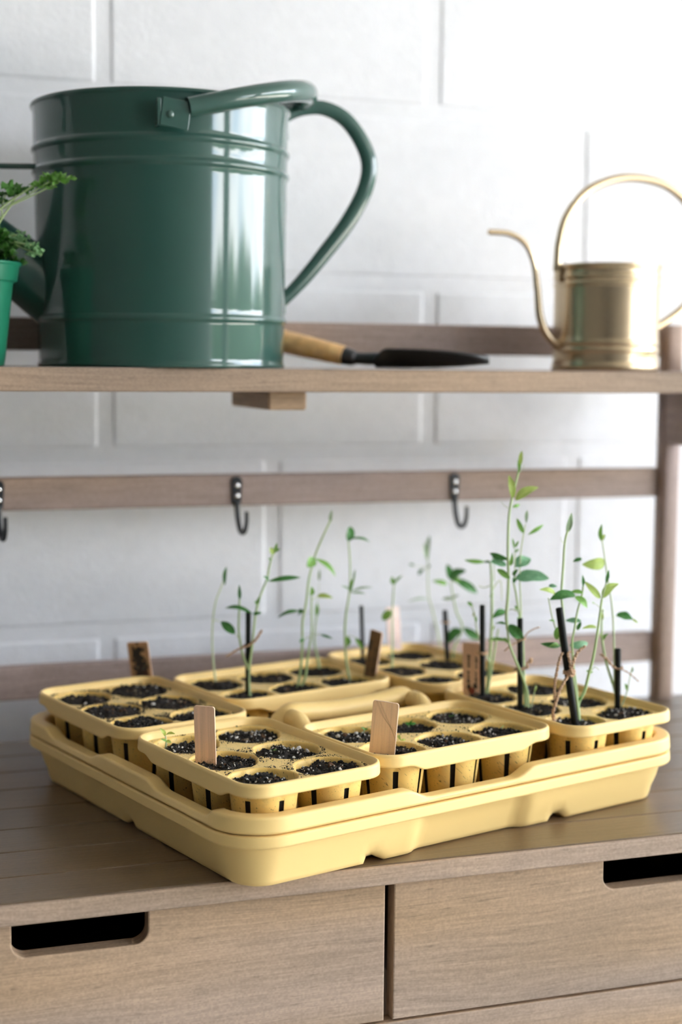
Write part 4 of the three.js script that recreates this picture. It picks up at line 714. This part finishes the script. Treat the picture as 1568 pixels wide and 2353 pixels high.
// ---------------------------------------------------------------- green watering can
const SH = 1.2395;
const enamel = new THREE.MeshPhysicalMaterial({ color: new THREE.Color(0.022, 0.072, 0.058), roughness: 0.4, specularIntensity: 0.25, clearcoat: 1, clearcoatRoughness: 0.09 });
{
  const x0 = -0.1405, z0 = -0.164, can = thing('watering_can', 'large glossy dark green metal watering can with folded top handle on shelf', 'watering can', [x0, SH, z0]);
  const pr = [[0.0, 0.004], [0.112, 0.004], [0.1185, 0.0], [0.1205, 0.0006], [0.1207, 0.0035], [0.1196, 0.0052]], R = (y) => 0.1196 + 0.0035 * (y / 0.246);
  const rib = (y, k = 1) => { for (const [dy, dr] of [[-0.0042, 0], [-0.003, 0.0006], [-0.0016, 0.0016], [0, 0.0019], [0.0016, 0.0016], [0.003, 0.0006], [0.0042, 0]]) pr.push([R(y + dy) + dr * k, y + dy]); };
  for (let y = 0.009; y < 0.04; y += 0.006) pr.push([R(y), y]);
  rib(0.0455); for (let y = 0.055; y < 0.178; y += 0.01) pr.push([R(y), y]);
  rib(0.1845, 1.2); pr.push([R(0.193), 0.193]); rib(0.2055, 1.2); for (let y = 0.214; y < 0.241; y += 0.007) pr.push([R(y), y]);
  pr.push([R(0.244), 0.2435], [0.1249, 0.2446], [0.1255, 0.2465], [0.1246, 0.2482], [0.123, 0.2484], [0.1222, 0.2465], [0.1215, 0.24], [0.118, 0.008], [0, 0.008]);
  part(can, 'body', lathe(pr, 128), enamel);
  const L = (a) => V(a[0] - x0, a[1] - SH, (a[2] ?? z0) - z0);
  part(can, 'side_handle', tube([[-0.019, 1.4865], [-0.0085, 1.4935], [0.0055, 1.4985], [0.0235, 1.5], [0.046, 1.4915], [0.0645, 1.4705], [0.0735, 1.448], [0.0705, 1.424], [0.0525, 1.3895], [0.0245, 1.353], [0.002, 1.3265], [-0.0185, 1.306]].map(L), (t) => 0.0063 * (0.75 + 0.25 * Math.sin(Math.PI * clamp(t * 1.02))), 80, 16, false, 1.35), enamel);
  for (const [y, h] of [[0.236, 0.022], [0.062, 0.016]]) part(can, 'handle_mount', rbox(0.004, h, 0.022, 0.0015).translate(R(y) + 0.0012, y, 0), enamel);
  // carrying bail folded down over the rim
  const bail = []; const px = -0.0145, py = 0.2235;
  for (let k = 0; k <= 16; k++) { const a = -Math.PI / 2 + (k / 16) * Math.PI, c = Math.max(0, Math.cos(a)), along = 0.144 * Math.pow(c, 0.72) + 0.012; bail.push(V(px + along, py + 0.004 + along * 0.235 + 0.002 * c, -0.1305 * Math.sin(a))); }
  part(can, 'top_handle', tube(bail, (t) => 0.0092 * (0.86 + 0.2 * Math.sin(Math.PI * t)), 110, 16, false, 1.1), enamel);
  const rivetMat = new THREE.MeshPhysicalMaterial({ color: new THREE.Color(0.03, 0.085, 0.07), roughness: 0.3, clearcoat: 1, clearcoatRoughness: 0.1 });
  for (const s of [-1, 1]) {
    const b = part(can, 'hinge_bracket', join([rbox(0.026, 0.025, 0.0016, 0.0007).rotateZ(-0.14).translate(px, py, s * 0.1335), rbox(0.004, 0.024, 0.012, 0.001).translate(px - 0.0145, py + 0.001, s * 0.1275)]), enamel);
    part(b, 'rivet', new THREE.SphereGeometry(0.0034, 16, 8).scale(1, 1, 0.55).translate(px - 0.005, py - 0.001, s * 0.1346), rivetMat);
  }
  part(can, 'spout', tube([V(-0.095, 0.062, 0), V(-0.16, 0.112, 0), V(-0.25, 0.19, 0), V(-0.34, 0.262, 0)], (t) => mix(0.033, 0.011, t), 40, 28), enamel);
  part(can, 'spout_brace', tube([V(-0.119, 0.1885, 0), V(-0.19, 0.187, 0), V(-0.265, 0.192, 0)], 0.0028, 20, 10), enamel);
}
// ---------------------------------------------------------------- small brass watering can
const brass = new THREE.MeshPhysicalMaterial({ color: new THREE.Color(0.6, 0.47, 0.31), metalness: 1, roughness: 0.25 });
{
  const x0 = 0.3485, z0 = -0.163, can = thing('brass_watering_can', 'small brass watering can with thin curved spout and hoop handle at the shelf end', 'watering can', [x0, SH, z0]);
  const pr = [[0, 0.003], [0.054, 0.003], [0.0563, 0], [0.058, 0.001], [0.0582, 0.006], [0.0568, 0.0075]]; const band = (y) => pr.push([0.0566, y - 0.0035], [0.0572, y - 0.002], [0.0578, y], [0.0572, y + 0.002], [0.0566, y + 0.0035]);
  pr.push([0.0566, 0.012]); band(0.022); band(0.03); for (let y = 0.038; y < 0.086; y += 0.01) pr.push([0.0565, y]); band(0.092); band(0.1); pr.push([0.0566, 0.107], [0.0576, 0.1085], [0.0588, 0.111], [0.0584, 0.1132], [0.0572, 0.1135], [0.0556, 0.111], [0.0552, 0.008], [0, 0.008]);
  part(can, 'body', lathe(pr, 96), brass); const L = (a) => V(a[0] - x0, a[1] - SH, 0);
  part(can, 'spout', tube([[0.2955, 1.264], [0.2865, 1.27], [0.2775, 1.2785], [0.2695, 1.2957], [0.2651, 1.3279], [0.2598, 1.3553], [0.2497, 1.3735], [0.2318, 1.3826], [0.2075, 1.384]].map(L), (t) => mix(0.0052, 0.0031, Math.min(1, t * 1.6)), 80, 14), brass);
  part(can, 'hoop_handle', tube([[0.2885, 1.345], [0.289, 1.36], [0.2902, 1.3747], [0.2977, 1.4025], [0.318, 1.4281], [0.344, 1.442], [0.3697, 1.4475], [0.397, 1.4465], [0.4182, 1.441], [0.4393, 1.4279], [0.4615, 1.3996], [0.469, 1.3617], [0.4607, 1.328], [0.4394, 1.306], [0.4115, 1.288], [0.4055, 1.2845]].map(L), 0.0036, 120, 12, false, 1.3), brass);
  part(can, 'handle_mount', rbox(0.003, 0.016, 0.012, 0.001).translate(-0.0595, 0.103, 0), brass);
}
// ---------------------------------------------------------------- hand trowel
{
  const tr = thing('hand_trowel', 'hand trowel with orange wooden handle and black steel blade lying on the shelf', 'trowel', [0.09, SH, -0.17], -0.7);
  const wt = woodTex([250, 196, 130], 700); const grip = new THREE.MeshPhysicalMaterial({ map: wt, roughness: 0.45, clearcoat: 0.2 }), black = new THREE.MeshPhysicalMaterial({ color: new THREE.Color(0.012, 0.013, 0.014), roughness: 0.38, clearcoat: 0.3, clearcoatRoughness: 0.3 });
  const dir = V(-0.98, 0.205, 0).normalize(), end = V(-0.0395, 0.0135, 0);
  const g = lathe([[0, 0], [0.0085, 0], [0.0103, 0.002], [0.0108, 0.02], [0.0118, 0.05], [0.0122, 0.08], [0.0112, 0.09], [0.0085, 0.099], [0, 0.102]], 32).applyQuaternion(new THREE.Quaternion().setFromUnitVectors(V(0, 1, 0), dir)).translate(end.x, end.y, 0);
  part(tr, 'handle', g, grip);
  part(tr, 'ferrule', lathe([[0, -0.014], [0.0065, -0.014], [0.0086, -0.009], [0.0094, 0], [0.009, 0.0005], [0, 0.0005]], 28).applyQuaternion(new THREE.Quaternion().setFromUnitVectors(V(0, 1, 0), dir)).translate(end.x, end.y, 0), black);
  part(tr, 'shank', tube([V(-0.03, 0.0115, 0), V(-0.015, 0.0105, 0), V(0.004, 0.0105, 0), V(0.02, 0.0085, 0)], (t) => mix(0.0062, 0.0075, t), 20, 14), black);
  const n = 30, m = 16, r0 = [], r1 = [];
  for (let i = 0; i <= n; i++) { const t = i / n, x = -0.004 + 0.122 * t, half = 0.034 * smooth(-0.1, 0.22, t) * Math.pow(1 - Math.pow(t, 3.4), 0.6), lo = 0.0012 + 0.005 * Math.pow(t, 3), rise = 0.0185 * smooth(-0.15, 0.2, t) * (1 - Math.pow(t, 3) * 0.7); r0.push(Array.from({ length: m + 1 }, (_, j) => { const q = (j / m) * 2 - 1; return V(x, lo + rise * q * q, half * q); })); r1.push(r0[i].map((v) => V(v.x, v.y + 0.0014, v.z * 0.985))); }
  part(tr, 'blade', join([skin(r0, false), skin(r1.map((r) => [...r].reverse()), false), skin([r0.map((r) => r[0]), r1.map((r) => r[0])], false), skin([r1.map((r) => r[m]), r0.map((r) => r[m])], false)]), Object.assign(black.clone(), { side: THREE.DoubleSide }));
}
// ---------------------------------------------------------------- parsley in a green pot
{
  const x0 = -0.336, z0 = -0.096, pot = thing('potted_parsley', 'curly parsley in a bright green plastic pot beside the green watering can', 'potted plant', [x0, SH, z0]);
  const green = new THREE.MeshPhysicalMaterial({ color: new THREE.Color(0.012, 0.145, 0.082), roughness: 0.38, specularIntensity: 0.6 });
  part(pot, 'pot', lathe([[0, 0.004], [0.031, 0.004], [0.0335, 0], [0.036, 0.001], [0.037, 0.006], [0.0385, 0.02], [0.0448, 0.0745], [0.0462, 0.0755], [0.0485, 0.0765], [0.0503, 0.0885], [0.0525, 0.0905], [0.0528, 0.0925], [0.051, 0.0925], [0.049, 0.088], [0.0445, 0.075], [0, 0.075]], 64), green);
  part(pot, 'pot_soil', new THREE.CircleGeometry(0.046, 24).rotateX(-Math.PI / 2).translate(0, 0.08, 0), M.soil);
  const R = rng(4242), curl = [leafMat(11, [40, 92, 28], [88, 142, 60], 0.25), leafMat(12, [70, 128, 40], [120, 172, 80], 0.3), leafMat(13, [96, 150, 90], [150, 190, 140], 0.3)];
  // frond: stem from the soil to a head, the head a run of ruffled three-lobed leaflets
  const ruffle = (c, s, dir, up, seed) => { const pos = [], idx = [], n = 22, side = dir.clone().cross(up).normalize(), nn = side.clone().cross(dir).normalize(); pos.push(c.x, c.y, c.z); for (let ring = 1; ring <= 2; ring++) for (let k = 0; k < n; k++) { const a = (k / n) * 6.283, lobe = 0.62 + 0.38 * Math.abs(Math.cos(a * 1.5)) , jag = 1 + 0.22 * Math.sin(a * 9 + seed), r = s * (ring / 2) * lobe * jag, w = s * 0.28 * (ring / 2) * Math.sin(a * 5 + seed * 3); const q = c.clone().addScaledVector(dir, r * Math.cos(a)).addScaledVector(side, r * Math.sin(a)).addScaledVector(nn, w); pos.push(q.x, q.y, q.z); } for (let k = 0; k < n; k++) { const k2 = (k + 1) % n; idx.push(0, 1 + k, 1 + k2, 1 + k, 1 + n + k, 1 + n + k2, 1 + k, 1 + n + k2, 1 + k2); } const g = new THREE.BufferGeometry(); g.setAttribute('position', new THREE.Float32BufferAttribute(pos, 3)); g.setIndex(idx); g.computeVertexNormals(); return g; };
  const frond = (root, mid, heads, size, mat, cnt) => {
    const f = part(pot, 'frond', join([tube([root, mid, ...heads.slice(0, 1)], (t) => mix(0.0014, 0.0008, t), 20, 7), ...heads.slice(1).map((h) => tube([mid.clone().lerp(heads[0], 0.25), mid.clone().lerp(h, 0.6), h], 0.0007, 10, 6))]), stemMat);
    const gs = []; for (let i = 0; i + 1 < heads.length || i === 0; i++) { const a = heads[i], b = heads[i + 1] || heads[i].clone().add(V(0.012, 0.003, 0)); for (let k = 0; k < cnt; k++) { const c = a.clone().lerp(b, k / cnt).add(V((R() - 0.5) * size * 1.3, (R() - 0.5) * size * 0.9, (R() - 0.5) * size * 2)); gs.push(ruffle(c, size * (0.55 + 0.5 * R()), V(R() - 0.3, 0.5 * (R() - 0.5), R() - 0.5).normalize(), V(R() - 0.5, 1.2, 0.8 * R()).normalize(), R() * 6)); } }
    part(f, 'leaf', join(gs), mat);
  };
  const L = (x, y, z = 0) => V(x - x0 - 0.011, y - SH, z);
  frond(V(0.01, 0.078, 0), L(-0.298, 1.372, 0.01), [L(-0.262, 1.401, 0.02), L(-0.246, 1.406, 0.024), L(-0.232, 1.409, 0.028)], 0.0078, curl[1], 9);
  frond(V(0.0, 0.078, 0.01), L(-0.296, 1.362, 0.01), [L(-0.272, 1.399, 0.012), L(-0.286, 1.394, 0.012), L(-0.303, 1.386, 0.012)], 0.0085, curl[0], 10);
  frond(V(0.014, 0.078, 0.01), L(-0.292, 1.352, 0.01), [L(-0.279, 1.356, 0.02), L(-0.267, 1.347, 0.03), L(-0.258, 1.338, 0.03)], 0.0075, curl[2], 6);
  frond(V(0.02, 0.078, 0.0), L(-0.3, 1.35, 0), [L(-0.302, 1.36, 0.02), L(-0.292, 1.356, 0.012), L(-0.279, 1.352, 0.01)], 0.0095, curl[0], 10);
  frond(V(0.02, 0.078, -0.01), L(-0.31, 1.35, -0.01), [L(-0.3, 1.343, -0.01), L(-0.288, 1.342, -0.012), L(-0.276, 1.338, -0.01)], 0.0095, curl[0], 9);
  frond(V(-0.02, 0.078, 0.0), L(-0.345, 1.372, 0.01), [L(-0.352, 1.395, 0.01), L(-0.34, 1.392, 0.015), L(-0.325, 1.385, 0.01)], 0.0095, curl[0], 9);
  frond(V(-0.01, 0.078, 0.02), L(-0.335, 1.35, 0.03), [L(-0.34, 1.36, 0.03), L(-0.325, 1.356, 0.03), L(-0.312, 1.35, 0.03)], 0.0095, curl[1], 8);
}
renderer.render(scene, camera);
